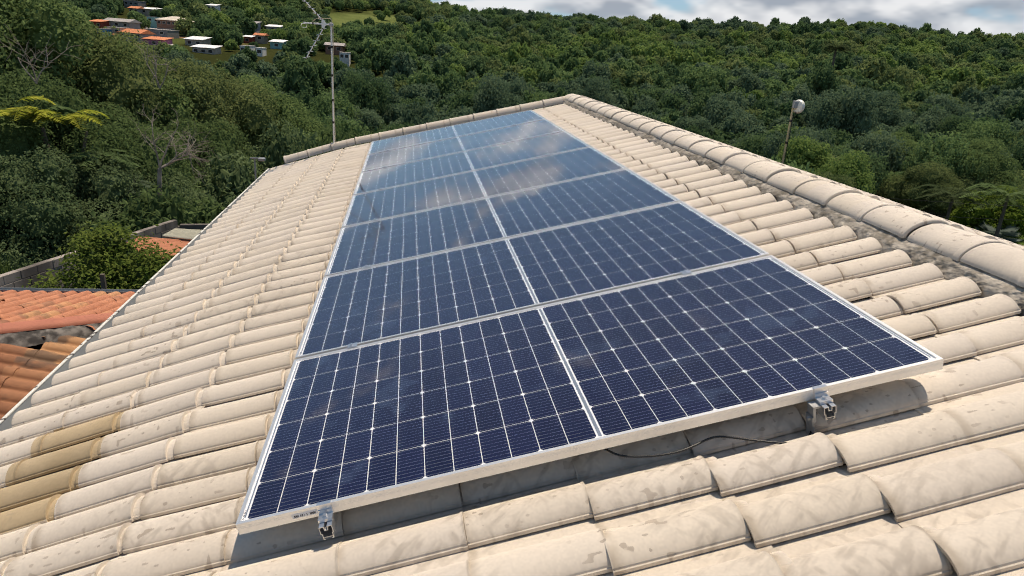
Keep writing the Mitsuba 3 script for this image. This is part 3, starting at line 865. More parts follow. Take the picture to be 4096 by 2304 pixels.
for hx, hy, hz, w, h in HOUSE_BOXES:
    px, py, pz = to_px((hx, hy, hz)); sc = 686.5 / pz
    hb.append((px - w * sc * 0.55, px + w * sc * 0.55, py - h * sc, py - 0.55 * h * sc, math.hypot(hx - CAM[0], hy - CAM[1]), hx, hy, w))
for i, (x, y, rad, az) in enumerate(cands):
    R = np.clip(2.9 * math.exp(0.28 * tr.standard_normal()), 1.5, 5.2) * (0.80 if rad < 110 else 1.0)
    Hc = R * tr.uniform(1.15, 1.75)
    trunk = tr.uniform(0.2, 1.2) + (1.5 if tr.random() < 0.2 else 0.0)
    z = gz[i]
    village = (-30 < az < -1) and (208 < rad < 350)
    if village and tr.random() < 0.12: continue
    md = math.hypot((x + 16) / 0.8, (y - 356) / 1.6) - 30
    if md < 3 and tr.random() < 0.86: continue
    if math.hypot(x - 54, y - 47) < 12: continue
    if math.hypot(x - 53, y - 52) < 7: continue
    if rad > 470 and az > 4 and rad > {True: 540, False: 480}[az > 28]: continue
    if rad > 600: continue
    px, py, pz = to_px((x, y, z + trunk + Hc))
    if px < -40 or px > 1064: continue
    if py > roof_line(px) + 4: continue
    if az < -8 and rad < 70: continue
    if az > 37 and rad < 84: continue
    sc = 686.5 / pz
    pb = to_px((x, y, z))[1]
    bad = False
    for (a, b, t, bt, hr, hx, hy, w) in hb:
        if math.hypot(x - hx, y - hy) < R + w * 0.55: bad = True
        if rad < hr + 2 and px + R * sc * 0.9 > a and px - R * sc * 0.9 < b and py < bt and pb > t: bad = tr.random() < 0.93 or bad
        if bad: break
    if bad: continue
    if rad < 275 and abs(np.interp(y, yy, xx) - x) < 4.5 and 190 < y < 279: continue
    h_ = hue[i] + 0.16 * tr.standard_normal()
    col = int(np.clip(np.searchsorted([0.30, 0.47, 0.60, 0.74], h_), 0, 4))
    col = [4, 0, 1, 2, 3][col]
    if village and tr.random() < 0.5: col = 0
    keep.append((x, y, z, R, Hc, trunk, col, rad, R * sc, tr.uniform(0, 6.28)))
keep.sort(key=lambda k: -k[8])
TRUNKS = [mikit.ply(trunk_mesh(L, 1.0, 5), 'm_bark', smooth=60) for m, L in MIDN]
NEARP = {}
KIND = [('dark_green_tree', 'dark green broadleaf tree in the nearer part of the dense forest', 'dark green forest trees'), ('green_tree', 'mid green broadleaf tree in the nearer part of the dense forest', 'mid green forest trees'),
        ('olive_tree', 'olive green broadleaf tree in the nearer part of the dense forest', 'olive forest trees'), ('bright_tree', 'bright yellowish green tree in the nearer part of the dense forest', 'bright forest trees'),
        ('bluish_tree', 'bluish green broadleaf tree in the nearer part of the dense forest', 'bluish forest trees')]
for j, (x, y, z, R, Hc, trunk, col, rad, _, rot) in enumerate(keep[:300]):
    pi = j % 6
    nm, lb, gp = KIND[col]
    key = thing(nm, lb, 'tree', gp)
    fine = j < 70
    if (pi, col, fine) not in NEARP: NEARP[pi, col, fine] = mikit.ply((NEARN if fine else MIDN)[pi][0], FOREST_MATS[col])
    M = scale_at(x, y, z + trunk, R, Hc, rot)
    part(key, 'crown', place(NEARP[pi, col, fine], M))
    part(key, 'trunk', place(TRUNKS[pi], scale_at(x, y, z + trunk, R, max(trunk + 0.6, 0.35 * Hc), rot)))
labels['forest'] = {'label': 'far off part of the dense green forest covering the valley and the hill', 'category': 'forest', 'kind': 'stuff'}
USED.add('forest')
for pi in range(8):
    for col in range(5):
        scene[f'far_crown_{pi}_{col}'] = {'type': 'shapegroup', 'crown': mikit.ply(FAR[pi][0], FOREST_MATS[col])}
for j, (x, y, z, R, Hc, trunk, col, rad, _, rot) in enumerate(keep[300:]):
    scene[f'forest__{j + 1:04d}'] = {'type': 'instance', 'to_world': T(scale_at(x, y, z + trunk * 0.7, R, Hc, rot)), 'group': {'type': 'ref', 'id': f'far_crown_{j % 8}_{col}'}}
print('forest trees', len(keep), 'triangles', len(FAR[0][0].faces) * (len(keep) - 300) + 300 * len(MIDN[0][0].faces))

# ------------------------------------------------------------------ trees beside the house, left: close enough to show their leaves
def close_mat(name, dark, light, spec=0.4):
    def f(p, n, uv):
        a = fbm(p.x / 1.8, p.y / 1.8, p.z / 1.8, 2)
        b = noise(p.x * 9.0, p.y * 9.0, p.z * 9.0)
        return mix(dark, light, smoothstep(0.2, 0.8, a * 0.45 + b * 0.55))
    bs(name, {'type': 'principledthin', 'base_color': mikit.proc(f), 'roughness': 0.42, 'diff_trans': 0.7, 'spec_trans': 0.0, 'eta': 1.25 + 0.5 * spec})
    return name


CLOSE = [close_mat('m_close_mid', (0.088, 0.140, 0.050), (0.215, 0.290, 0.110), 0.3), close_mat('m_close_dark', (0.062, 0.100, 0.038), (0.145, 0.205, 0.078), 0.35),
         close_mat('m_close_olive', (0.098, 0.135, 0.050), (0.225, 0.265, 0.105), 0.3), close_mat('m_close_vine', (0.075, 0.118, 0.052), (0.180, 0.240, 0.115), 0.5)]
BIG = [crown(300 + i, 30000, 0.024, lobes=10 + i, flat=0.98 + 0.08 * i, core=True, spread=1.15, shell=0.26, up=0.6, coresize=0.62, big=1.05) for i in range(4)]
BIGT = [mikit.ply(trunk_mesh(L, 1.0, 8, 0.05), 'm_bark', smooth=60) for m, L in BIG]
BIGP = {}
NEAR_TREES = [
    (-14.92, 28.68, -1.45, 4.3, 0, 'tall olive green tree at the top left corner of the view'), (-13.96, 31.35, -2.70, 3.8, 2, 'tall tree second along the top edge of the left wood, below the red village house'),
    (-12.61, 34.04, -3.75, 3.7, 0, 'leafy tree below the blue house, third along the top of the left wood'), (-10.62, 36.79, -4.3, 3.9, 2, 'olive tree of the left wood below the narrow orange roof'),
    (-8.78, 41.38, -5.5, 4.2, 0, 'spreading tree at the right of the left wood, below the white village houses'), (-6.80, 43.78, -6.96, 3.5, 1, 'lower dark tree where the left wood ends beside the antenna mast'),
    (-11.84, 23.51, -3.47, 2.9, 1, 'dark glossy tree behind the yellow pinnate leaves'), (-10.42, 26.32, -4.64, 3.0, 1, 'dark tree left of the bare grey branches'),
    (-8.90, 31.05, -5.97, 3.3, 1, 'dark green tree right of and below the bare grey branches'), (-10.8, 19.56, -4.64, 2.3, 3, 'vine covered tree at the left edge of the view above the block wall'),
    (-9.26, 21.40, -4.92, 2.2, 3, 'vine draped tree behind the leafy shrub'), (-8.02, 24.0, -5.73, 2.0, 3, 'vine draped tree above the grey corrugated sheet roof'),
    (-8.11, 33.32, -7.68, 3.0, 1, 'shaded tree behind the dark block wall'), (-6.48, 37.75, -8.29, 2.8, 1, 'low shaded tree beside the small lamp post at the far end of the gutter')]
for i, (x, y, z, R, col, lb) in enumerate(NEAR_TREES):
    pi = i % 4
    key = thing('broadleaf_tree', lb, 'tree')
    if (pi, col) not in BIGP: BIGP[pi, col] = mikit.ply(BIG[pi][0], CLOSE[col])
    Hc = R * 1.25
    zb = z + R * 0.92 - float(np.quantile(BIG[pi][0].vertices[:, 2], 0.995)) * Hc
    part(key, 'crown', place(BIGP[pi, col], scale_at(x, y, zb, R, Hc, 1.3 * i)))
    part(key, 'trunk', place(BIGT[pi], scale_at(x, y, zb, R, max(0.3, zb - float(ground_z(x, y)) + 0.2), 1.3 * i)))
# undergrowth closing the foot of the wood
ug = np.random.default_rng(17)
um = [crown(400 + i, 5200, 0.050, lobes=10, flat=0.6) for i in range(2)]
UM = [mikit.ply(m, CLOSE[1 + 2 * i]) for i, (m, L) in enumerate(um)]
UG = [(-6.9, 19.0, 2.35), (-5.7, 19.4, 1.35), (-12.6, 17.5, 1.9), (-9.6, 18.9, 1.7), (-8.5, 20.6, 1.5), (-7.3, 21.6, 1.6), (-6.2, 22.6, 1.7), (-5.2, 24.5, 1.9), (-14.5, 21.5, 2.6), (-12.8, 24.5, 2.8), (-9.8, 27.8, 2.8), (-7.2, 28.0, 2.8), (-4.6, 27.5, 2.4), (-3.6, 31.0, 2.6), (-11.2, 31.0, 3.0), (-16.5, 25.0, 3.0), (-4.0, 36.0, 2.8), (-5.6, 32.5, 2.8), (-2.8, 40.5, 3.0), (-4.5, 46.5, 3.2), (-8.5, 47.0, 3.4), (-12.5, 45.5, 3.6), (-16.5, 40.0, 3.8), (-18.5, 33.0, 3.6), (-20.5, 41.5, 4.0), (-15.0, 52.0, 4.0), (-9.0, 54.5, 3.8), (-21.0, 52.0, 4.0), (-2.5, 53.0, 3.4), (-6.0, 60.0, 3.6), (-14.5, 61.5, 4.0), (-23.0, 62.0, 4.2)]
for j, (x, y, R) in enumerate(UG):
    key = thing('bush', 'dense bush filling the foot of the wood left of the house', 'bush', 'bushes at the foot of the left wood')
    scene[key] = place(UM[j % 2], scale_at(x, y, float(ground_z(x, y)) - 0.3, R, R * (1.5 if y < 30 else 2.1), j * 2.0))


# dead tree: bare grey branches, forking
def branches(r, p, d, length, rad, depth, out):
    n = 4
    pts = [p]
    for i in range(n):
        d = d + r.normal(size=3) * 0.16 + np.array([0, 0, 0.03]); d /= np.linalg.norm(d)
        pts.append(pts[-1] + d * length / n)
    out.append(tube(np.array(pts), np.linspace(rad, rad * 0.55, n + 1), 5 if depth > 1 else 4, caps=False))
    if depth == 0: return
    for k in range(3 if depth > 1 else 4):
        q = pts[2 + (k % 3)] if depth > 0 else pts[-1]
        e = d + r.normal(size=3) * 0.62; e /= np.linalg.norm(e)
        branches(r, q, e, length * r.uniform(0.55, 0.8), rad * 0.5, depth - 1, out)


bs('m_dead', prin(lambda p, n, uv: mix((0.16, 0.135, 0.115), (0.34, 0.30, 0.26), noise(p.x * 5.0, p.y * 5.0, p.z * 5.0)), 0.9))
dt = thing('dead_tree', 'bare tree with many grey leafless branches leaning right in the left wood', 'tree')
rb = np.random.default_rng(12)
base = np.array([-6.55, 19.2, -2.75])
part(dt, 'trunk', mikit.ply(tube([base - [0.3, 0, 3.1], base - [0.12, 0, 1.0], base], [0.085, 0.07, 0.055], 7), 'm_dead', smooth=60))
for k, d in enumerate([(0.30, 0.0, 0.95), (0.75, 0.1, 0.75), (0.95, -0.1, 0.30), (0.10, -0.2, 1.0), (0.9, 0.2, 0.55)]):
    out = []
    branches(rb, base.copy(), np.array(d) / np.linalg.norm(d), 0.92, 0.028, 3, out)
    part(dt, 'branch', mikit.ply(cat(out), 'm_dead', smooth=60))
for k, (x, y, z) in enumerate([(-7.9, 24.0, -0.35), (-10.3, 21.0, -0.15)]):
    dt2 = thing('dead_branch', ['few thin bare twigs standing out of the top of the left wood', 'thin bare twigs among the leaves at the far left'][k], 'branch')
    out = []
    for d in ((0.1, 0, 1.0), (0.4, 0, 0.9), (-0.3, 0, 0.9)): branches(rb, np.array([x, y, z - 0.6]), np.array(d), 0.85, 0.022, 2, out)
    scene[dt2] = mikit.ply(cat(out), 'm_dead', smooth=60)


# tree with long pinnate fronds, some of them turning yellow
def frond(r, p, yaw, rise, length, nleaf=20, w=0.34, lw=0.042):
    t = np.linspace(0, 1, 12)
    h = np.array([math.cos(yaw), math.sin(yaw), 0])
    pts = p + np.outer(t * length, h) + np.outer(length * (rise * t - (0.25 + 0.75 * max(0, rise)) * t ** 2.2), [0, 0, 1.0])
    ms = [tube(pts, np.linspace(0.013, 0.004, 12), 4, caps=False)]
    V, F = [], []
    side = np.cross(h, [0, 0, 1.0])
    for i in range(nleaf):
        s = 0.12 + 0.86 * i / (nleaf - 1)
        c = np.array([np.interp(s, t, pts[:, a]) for a in range(3)])
        l = w * (math.sin(math.pi * (0.12 + 0.84 * s)) ** 0.7) * r.uniform(0.85, 1.1)
        for sg in (1, -1):
            d = side * sg * 0.92 + h * 0.38 + np.array([0, 0, -0.22 + 0.1 * r.standard_normal()])
            e = h * lw
            k = len(V)
            V += [c, c + d * l * 0.45 + e, c + d * l, c + d * l * 0.45 - e]
            F += [[k, k + 1, k + 2], [k, k + 2, k + 3]]
    return cat([ms[0], MM(V, F)])


close_mat('m_frond_yellow', (0.24, 0.29, 0.035), (0.46, 0.45, 0.075)); close_mat('m_frond_green', (0.070, 0.115, 0.045), (0.150, 0.210, 0.090)); close_mat('m_frond_dark', (0.045, 0.070, 0.042), (0.105, 0.140, 0.092))
pt = thing('pinnate_tree', 'tree with long feathery fronds, the top ones bright yellow green, at the left', 'tree')
rf = np.random.default_rng(44)
part(pt, 'trunk', mikit.ply(cat([tube([(-10.9, 22.4, -7.5), (-10.8, 22.3, -4.5), (-10.9, 22.2, -2.2)], [0.16, 0.13, 0.06], 7), tube([(-10.8, 22.3, -4.6), (-10.0, 22.4, -3.3), (-9.75, 22.5, -2.3)], [0.09, 0.07, 0.04], 6)]), 'm_bark', smooth=60))
for (cx, cy, cz, n, mat, rise) in [(-10.95, 21.3, -1.75, 12, 'm_frond_yellow', 0.55), (-9.95, 21.6, -1.85, 12, 'm_frond_yellow', 0.6), (-10.8, 21.5, -1.75, 6, 'm_frond_green', 0.6), (-9.2, 21.9, -2.9, 11, 'm_frond_green', 0.2), (-8.8, 22.0, -3.7, 10, 'm_frond_dark', 0.05), (-11.1, 21.2, -3.3, 11, 'm_frond_dark', 0.05), (-10.2, 21.3, -4.0, 10, 'm_frond_dark', 0.0)]:
    for i in range(n):
        part(pt, 'frond', mikit.ply(frond(rf, np.array([cx, cy, cz]) + rf.normal(size=3) * 0.12, 6.283 * i / n + rf.uniform(-.3, .3) - 0.6, rise + rf.uniform(-.2, .2), rf.uniform(0.85, 1.25)), mat))

# ------------------------------------------------------------------ leafy shrub behind the neighbour's gutter
close_mat('m_shrub_leaf', (0.070, 0.120, 0.024), (0.185, 0.235, 0.055), 0.5)
sh = thing('shrub', 'tall leafy green shrub between the orange tiled roof and the block wall', 'shrub')
rs = np.random.default_rng(61)
SB = [(-5.45, 10.6, -3.55, 0.62), (-4.95, 10.9, -2.95, 0.62), (-4.45, 10.9, -2.95, 0.62), (-4.0, 10.7, -3.1, 0.58), (-3.6, 10.5, -3.0, 0.52), (-4.7, 10.5, -3.5, 0.75), (-5.9, 10.4, -3.75, 0.5), (-3.3, 10.35, -3.35, 0.55), (-4.2, 10.3, -3.65, 0.7), (-5.1, 11.2, -2.75, 0.42), (-3.25, 10.6, -2.62, 0.24), (-4.75, 11.0, -2.52, 0.36)]
C, N = [], []
for bx, by, bz, br in SB:
    n = int(1500 * (br / 0.6) ** 2)
    d = rs.normal(size=(n, 3)); d[:, 2] += 0.3; d /= np.linalg.norm(d, axis=1, keepdims=True)
    rad = br * (1 - 0.45 * rs.random(n) ** 1.4 + 0.2 * rs.standard_normal(n) * (rs.random(n) < 0.3))
    C.append(np.array([bx, by, bz]) + d * rad[:, None]); N.append(d * 0.6 + rs.normal(size=(n, 3)) * 0.5 + [0, 0, 0.5])
v, f = quads(np.vstack(C), np.vstack(N), rs.uniform(0.030, 0.055, sum(len(c) for c in C)), rs, 1.9)
part(sh, 'leaves', mikit.ply(MM(v, f), 'm_shrub_leaf'), kind='stuff')
out = []
for bx, by, bz, br in SB:
    root = np.array([-4.5 + 0.3 * (bx + 4.5), 10.7, -5.4])
    out.append(tube([root, root * 0.5 + np.array([bx, by, bz]) * 0.5 + [0, 0, -0.2], (bx, by, bz)], [0.05, 0.03, 0.012], 6))
part(sh, 'stem', mikit.ply(cat(out), 'm_bark', smooth=60))
core = []
for bx, by, bz, br in SB:
    s = ICO.copy(); s.vertices = s.vertices * (1 + 0.2 * rs.standard_normal((len(s.vertices), 1))) * br * 0.55 + [bx, by, bz]; core.append(s)
part(sh, 'inner_leaves', mikit.ply(cat(core), 'm_close_dark'))
stake = thing('wooden_stake', 'weathered brown stake standing in front of the leafy shrub behind the orange roof', 'stake')
scene[stake] = mikit.ply(bbox(-4.335, -4.27, 9.43, 9.49, -5.0, -2.58, 0.006), 'm_bark')

# ------------------------------------------------------------------ neighbour's orange roof: a hip corner of barrel tiles
def orange(p, n, uv, base=((0.36, 0.150, 0.085), (0.42, 0.185, 0.105)), dirt=0.4):
    k1, k2 = dr.floor(p.x / 0.2), dr.floor(p.y / 0.36)
    r1 = cell_rand(dr.floor((p.x + 0.03) / 0.41), dr.floor((p.y + 0.1) / 0.37), 4)
    c = mix(base[0], base[1], r1)
    c = mix(c, (0.44, 0.25, 0.12), smoothstep(0.86, 0.95, r1) * 0.7)
    soot = smoothstep(0.56, 0.70, fbm(p.x * 5.0, p.y * 5.0, p.z * 9.0, 4) * 0.75 + 0.25 * r1)
    c = mix(c, (0.055, 0.045, 0.040), soot * dirt)
    return c * (0.85 + 0.3 * fbm(p.x * 20.0, p.y * 20.0, p.z * 20.0, 2))


bs('m_orange', prin(lambda p, n, uv: orange(p, n, uv), 0.8, 0.3))
bs('m_orange_old', prin(lambda p, n, uv: orange(p, n, uv, ((0.215, 0.095, 0.048), (0.29, 0.135, 0.070)), 0.7), 0.8, 0.3))
bs('m_old_mortar', prin(lambda p, n, uv: mix((0.045, 0.042, 0.040), (0.22, 0.205, 0.19), smoothstep(0.3, 0.75, fbm(p.x * 14.0, p.y * 14.0, p.z * 14.0, 4))), 0.95))
NB = thing('neighbour_house', 'lower neighbouring house with an orange tiled hip roof beyond the gutter', 'house')
ST = 0.23; ANG = math.atan(ST); XC, YC, ZE = -0.40, 8.73, -2.655
OT = mikit.ply(tile_mesh(length=0.355, seed=11, rim=False), 'm_orange', smooth=38)
OT2 = mikit.ply(tile_mesh(seed=12), 'm_orange_old', smooth=38)
ro = np.random.default_rng(8)


def slope_matrix(o, up, across, roll=0.0):
    """A frame with x up the slope, y across it."""
    x = np.array(up, float); x /= np.linalg.norm(x); y = np.array(across, float); z = np.cross(x, y)
    M = np.eye(4); M[:3, 0] = x; M[:3, 1] = y; M[:3, 2] = z; M[:3, 3] = o
    R = np.eye(4); R[1, 1] = R[2, 2] = math.cos(roll); R[2, 1] = math.sin(roll); R[1, 2] = -math.sin(roll)
    return M @ R


more = []
for k in range(30):                                        # the far slope: columns run up from the far eave towards us
    x = -6.95 + 0.2035 * k
    if x > -1.35: break
    for c in range(9):
        y = YC - 0.355 * c
        if (XC - x) < (YC - y) + 0.28: break
        M = slope_matrix((x + 0.2035 + ro.normal(0, .004), y + ro.normal(0, .004), ZE + ST * (YC - y) + 0.006 + ro.normal(0, .002)), (0, -1, ST), (1, 0, 0), ro.normal(0, .02))
        M[:3, 1] *= 1
        more.append((size_seen(M[:3, 3]), OT, M))
for k in range(34):                                        # the near slope: columns run up from below our gutter to the left
    y = 8.4 - 0.2035 * k
    if y < 2.6: break
    for c in range(14):
        x = XC - 1.05 - 0.355 * c
        if (XC - x) > (YC - y) - 0.40 and True: break
        if (XC - x) > 5.2: break
        M = slope_matrix((x + ro.normal(0, .006), y + ro.normal(0, .004), ZE + ST * (XC - x) + 0.004 + ro.normal(0, .003)), (-1, 0, ST), (0, -1, 0), ro.normal(0, .025))
        more.append((size_seen(M[:3, 3]), OT2, M))
more.sort(key=lambda t: -t[0])
for s, shp, M in more[:300]: part(NB, 'roof_tile', place(shp, M))
if len(more) > 300:
    part(NB, 'roof_tiles', mikit.ply(merged([(a, M) for s, a, M in more[300:]]), 'm_orange', smooth=38), kind='stuff')
hip_d = np.arange(1.6, 6.2, 0.02)
prof = np.array([(-0.24, -0.07), (-0.20, 0.01), (-0.13, 0.055), (0.0, 0.10), (0.13, 0.055), (0.20, 0.01), (0.24, -0.07)])
P = np.zeros((len(hip_d), 7, 3))
off = np.array([0.7071, -0.7071, 0])
for i, d in enumerate(hip_d):
    c0 = np.array([XC - d, YC - d, ZE + 0.03 + ST * d])
    for j in range(7): P[i, j] = c0 + off * prof[j, 0] + [0, 0, prof[j, 1]]
P += (meshkit.fbm(P * 16, 3, seed=6) - 0.5)[..., None] * np.array([0.05, 0.05, 0.045])
part(NB, 'hip_mortar', mikit.ply(grid(P), 'm_old_mortar', smooth=50))
bs('m_hip', prin(lambda p, n, uv: mix((0.32, 0.120, 0.080), (0.39, 0.155, 0.10), fbm(p.x * 6.0, p.y * 6.0, p.z * 6.0, 3)), 0.75, 0.3))
HT = cap_mesh(0.42, 0.125, 0.072, 4, 0.045)
HT.vertices[:, 2] = np.where(HT.vertices[:, 2] > 0.045, 0.045 + 0.35 * (HT.vertices[:, 2] - 0.045), HT.vertices[:, 2])
HT = mikit.ply(HT, 'm_hip', smooth=35)
hd = 1.75
while hd < 6.0:
    M = np.eye(4)
    ax = np.array([-0.7071, -0.7071, ST * 0.7071]); ax /= np.linalg.norm(ax)
    xx_ = np.array([-0.7071, 0.7071, 0])
    M[:3, 0] = xx_; M[:3, 1] = ax; M[:3, 2] = np.cross(xx_, ax)
    M[:3, 3] = (XC - hd, YC - hd, ZE + 0.085 + ST * hd)
    part(NB, 'hip_tile', place(HT, M))
    hd += 0.40 * 0.7071 / 1.0
part(NB, 'gutter', mikit.ply(cat([box(-7.0, -1.0, YC + 0.03, YC + 0.034, ZE - 0.14, ZE + 0.045), box(-7.0, -1.0, YC + 0.03, YC + 0.16, ZE - 0.145, ZE - 0.140), box(-7.0, -1.0, YC + 0.156, YC + 0.16, ZE - 0.14, ZE + 0.035)]), 'm_zinc'))
part(NB, 'wall', mikit.ply(box(-9.5, -1.3, 0.6, YC - 0.5, -6.0, ZE - 0.25), 'm_plaster'))
zz = [(-7.6, YC, ZE - 0.06), (XC - 0.6, YC, ZE - 0.06), (XC - 4.6, YC - 4.6, ZE - 0.06 + ST * 4.6), (-7.6, YC - 4.6, ZE - 0.06 + ST * 4.6), (XC - 0.6, YC - 7.5, ZE - 0.06 + 0.14), (XC - 4.6, YC - 7.5, ZE - 0.06 + ST * 4.6)]
zz[1] = (XC - 0.75, YC - 0.2, ZE - 0.06)
part(NB, 'roof_deck', mikit.ply(MM(zz, [[0, 2, 1], [0, 3, 2], [1, 2, 5], [1, 5, 4]]), 'm_deck'))
up = thing('upper_roof_corner', 'corner of a higher orange tiled roof at the left edge of the view', 'roof')
for k in range(3):
    for c in range(3):
        part(up, 'roof_tile', place(OT2, slope_matrix((-4.13 - 0.36 * c, 6.52 - 0.21 * k, -1.91 + 0.08 * c - 0.01 * k), (-1, 0, 0.23), (0, -1, 0))))
part(up, 'roof_deck', mikit.ply(box(-5.4, -4.2, 5.9, 6.5, -2.10, -1.98), 'm_deck'))

# ------------------------------------------------------------------ block walls and sheet roofs behind the shrub
def wall_color(p, n, uv):
    stain = smoothstep(0.40, 0.75, fbm(p.x * 1.6, p.y * 1.6, p.z * 0.5, 4))
    c = mix((0.26, 0.235, 0.215), (0.36, 0.32, 0.29), fbm(p.x * 6.0, p.y * 6.0, p.z * 6.0, 3))
    return mix(c, (0.055, 0.050, 0.045), stain * 0.75)


bs('m_block', prin(wall_color, 0.95, 0.2))


def block_wall(key, p0, p1, ztop, zbot, thick=0.14):
    p0, p1 = np.array(p0, float), np.array(p1, float)
    L = np.linalg.norm(p1 - p0); d = (p1 - p0) / L; nrm = np.array([d[1], -d[0]])
    a = math.atan2(d[1], d[0])
    M = np.eye(4); M[0, 0] = M[1, 1] = math.cos(a); M[0, 1] = -math.sin(a); M[1, 0] = math.sin(a); M[:3, 3] = (p0[0], p0[1], ztop)
    rw_ = np.random.default_rng(int(L * 100))
    blk = mikit.ply(bbox(0.006, 0.394, -thick / 2, thick / 2, -0.194, -0.006, 0.006), 'm_block')
    part(key, 'core', place(mikit.ply(box(0, L, -thick / 2 + 0.012, thick / 2 - 0.012, zbot - ztop, -0.012), 'm_block'), M))
    for row in range(int((ztop - zbot) / 0.2)):
        x = -0.2 * (row % 2)
        while x < L - 0.1:
            if x >= -0.01:
                part(key, 'block', place(blk, M @ np.array([[1, 0, 0, x], [0, 1, 0, rw_.normal(0, .003)], [0, 0, 1, -0.2 * row], [0, 0, 0, 1.0]])))
            x += 0.4


w1 = thing('block_wall', 'stained concrete block wall running from the left edge behind the leafy shrub', 'wall')
block_wall(w1, (-8.4, 11.6), (-5.88, 18.0), -3.92, -5.6)
w2 = thing('block_wall', 'darker block wall across the yard end behind the grey corrugated sheet', 'wall')
block_wall(w2, (-5.80, 18.1), (-2.6, 18.55), -4.08, -5.3)


def sheet(quad, waves, amp, nu=8):
    """A corrugated sheet over four corners a, b, c, d; the waves run along a-d."""
    a, b, c, d = [np.array(q, float) for q in quad]
    s = np.linspace(0, 1, waves * 8 + 1)[:, None, None]; t = np.linspace(0, 1, nu)[None, :, None]
    P = (a * (1 - s) + b * s) * (1 - t) + (d * (1 - s) + c * s) * t
    n = np.cross(b - a, d - a); n /= np.linalg.norm(n)
    P = P + n * amp * np.sin(s * waves * 2 * math.pi)
    top = grid(P); bot = grid(P - n * 0.007); bot.faces = bot.faces[:, ::-1]
    rim = [grid(np.array([P[:, 0], P[:, 0] - n * 0.007])), grid(np.array([P[:, -1] - n * 0.007, P[:, -1]])), grid(np.array([P[0] - n * 0.007, P[0]])), grid(np.array([P[-1], P[-1] - n * 0.007]))]
    return cat([top, bot] + rim)


bs('m_sheet_grey', prin(lambda p, n, uv: mix((0.33, 0.32, 0.25), (0.46, 0.45, 0.36), fbm(p.x * 4.0, p.y * 4.0, 1.0, 3)), 0.85))
bs('m_sheet_orange', prin(lambda p, n, uv: mix((0.36, 0.135, 0.07), (0.46, 0.20, 0.11), fbm(p.x * 3.0, p.y * 3.0, 1.0, 4)), 0.85))
g1 = thing('grey_sheet_roof', 'pale grey corrugated sheet lying askew in front of the dark block wall', 'roof')
scene[g1] = mikit.ply(sheet([(-5.62, 16.10, -3.86), (-5.70, 17.35, -4.02), (-3.9, 16.1, -3.72), (-3.9, 14.9, -3.64)], 11, 0.022), 'm_sheet_grey', smooth=60)
g2 = thing('orange_sheet_roof', 'flat orange painted sheet roof in front of the grey corrugated sheet', 'roof')
for j in range(3):
    a = np.array([(-6.2, 16.2 - 0.9 * j, -3.92 + 0.10 * j), (-6.2, 15.2 - 0.9 * j, -3.84 + 0.10 * j), (-3.6, 14.2 - 0.9 * j, -3.68 + 0.1 * j), (-3.6, 15.2 - 0.9 * j, -3.76 + 0.10 * j)])
    part(g2, 'sheet', mikit.ply(sheet(a + [0, 0, 0.012 * j], 6, 0.018), 'm_sheet_orange', smooth=60))
part(g2, 'support', mikit.ply(box(-6.0, -3.7, 13.0, 15.6, -5.6, -4.0), 'm_block'))
tn = thing('tall_grass', 'tuft of light green grass at the left edge above the block wall', 'grass', kind='stuff')
v, f = [], []
for i in range(500):
    c = np.array([rs.uniform(-10.2, -8.9), rs.uniform(13.8, 15.6), -5.4]); h = rs.uniform(0.8, 1.5); d = rs.normal(size=2) * 0.35
    k = len(v); v += [c - [0.012, 0, 0], c + [0.012, 0, 0], c + [d[0], d[1], h]]; f.append([k, k + 1, k + 2])
scene[tn] = mikit.ply(MM(v, f), 'm_shrub_leaf')

# ------------------------------------------------------------------ lamp post, antenna, dish, wires
lp = thing('lamp_post', 'small grey lamp post with a boxy white floodlight beyond the far end of the gutter', 'lamp post')
part(lp, 'pole', mikit.ply(cyl((-2.84, 14.02, -5.5), (-2.84, 14.02, -1.45), 0.020, 10), 'm_galv', smooth=60))
part(lp, 'arm', mikit.ply(box(-2.93, -2.72, 14.00, 14.035, -1.450, -1.425), 'm_galv'))
part(lp, 'floodlight', mikit.ply(bbox(-2.76, -2.62, 13.95, 14.08, -1.49, -1.42, 0.012), 'm_galv'))

bs('m_cream_paint', prin(lambda p, n, uv: mix((0.42, 0.36, 0.22), (0.58, 0.52, 0.38), fbm(p.x * 20.0, p.y * 20.0, p.z * 4.0, 3)), 0.6))
an = thing('tv_antenna', 'television antenna with two rod studded reflector arms on a tall mast at the gable', 'antenna')
AX, AY, AZt = -0.612, 8.775, 1.372
part(an, 'mast', mikit.ply(tube([(AX, AY, -0.42), (AX - 0.004, AY, 0.4), (AX - 0.008, AY, AZt + 0.03)], 0.0135, 12), 'm_alu', smooth=60))
for z in (0.05, 0.36, 0.70, 1.08): part(an, 'tape_band', mikit.ply(cyl((AX - 0.005, AY, z - 0.016), (AX - 0.005, AY, z + 0.016), 0.0165, 12), 'm_black', smooth=40))
part(an, 'boom', mikit.ply(bbox(AX - 0.375, AX + 0.025, AY - 0.055, AY - 0.035, AZt - 0.010, AZt + 0.010, 0.002), 'm_alu'))
part(an, 'clamp', mikit.ply(bbox(AX - 0.03, AX + 0.022, AY - 0.06, AY + 0.022, AZt - 0.022, AZt + 0.022, 0.004), 'm_galv'))
apex = np.array([AX - 0.075, AY - 0.045, AZt])
pl = part(an, 'hinge_plate', mikit.ply(trimesh.convex.convex_hull(np.array([apex + [dx, dy, dz] for dx, dz in ((0.02, 0), (-0.035, 0.065), (-0.055, 0.052), (-0.035, -0.055), (-0.055, -0.045)) for dy in (-0.012, -0.006)])), 'm_alu'))
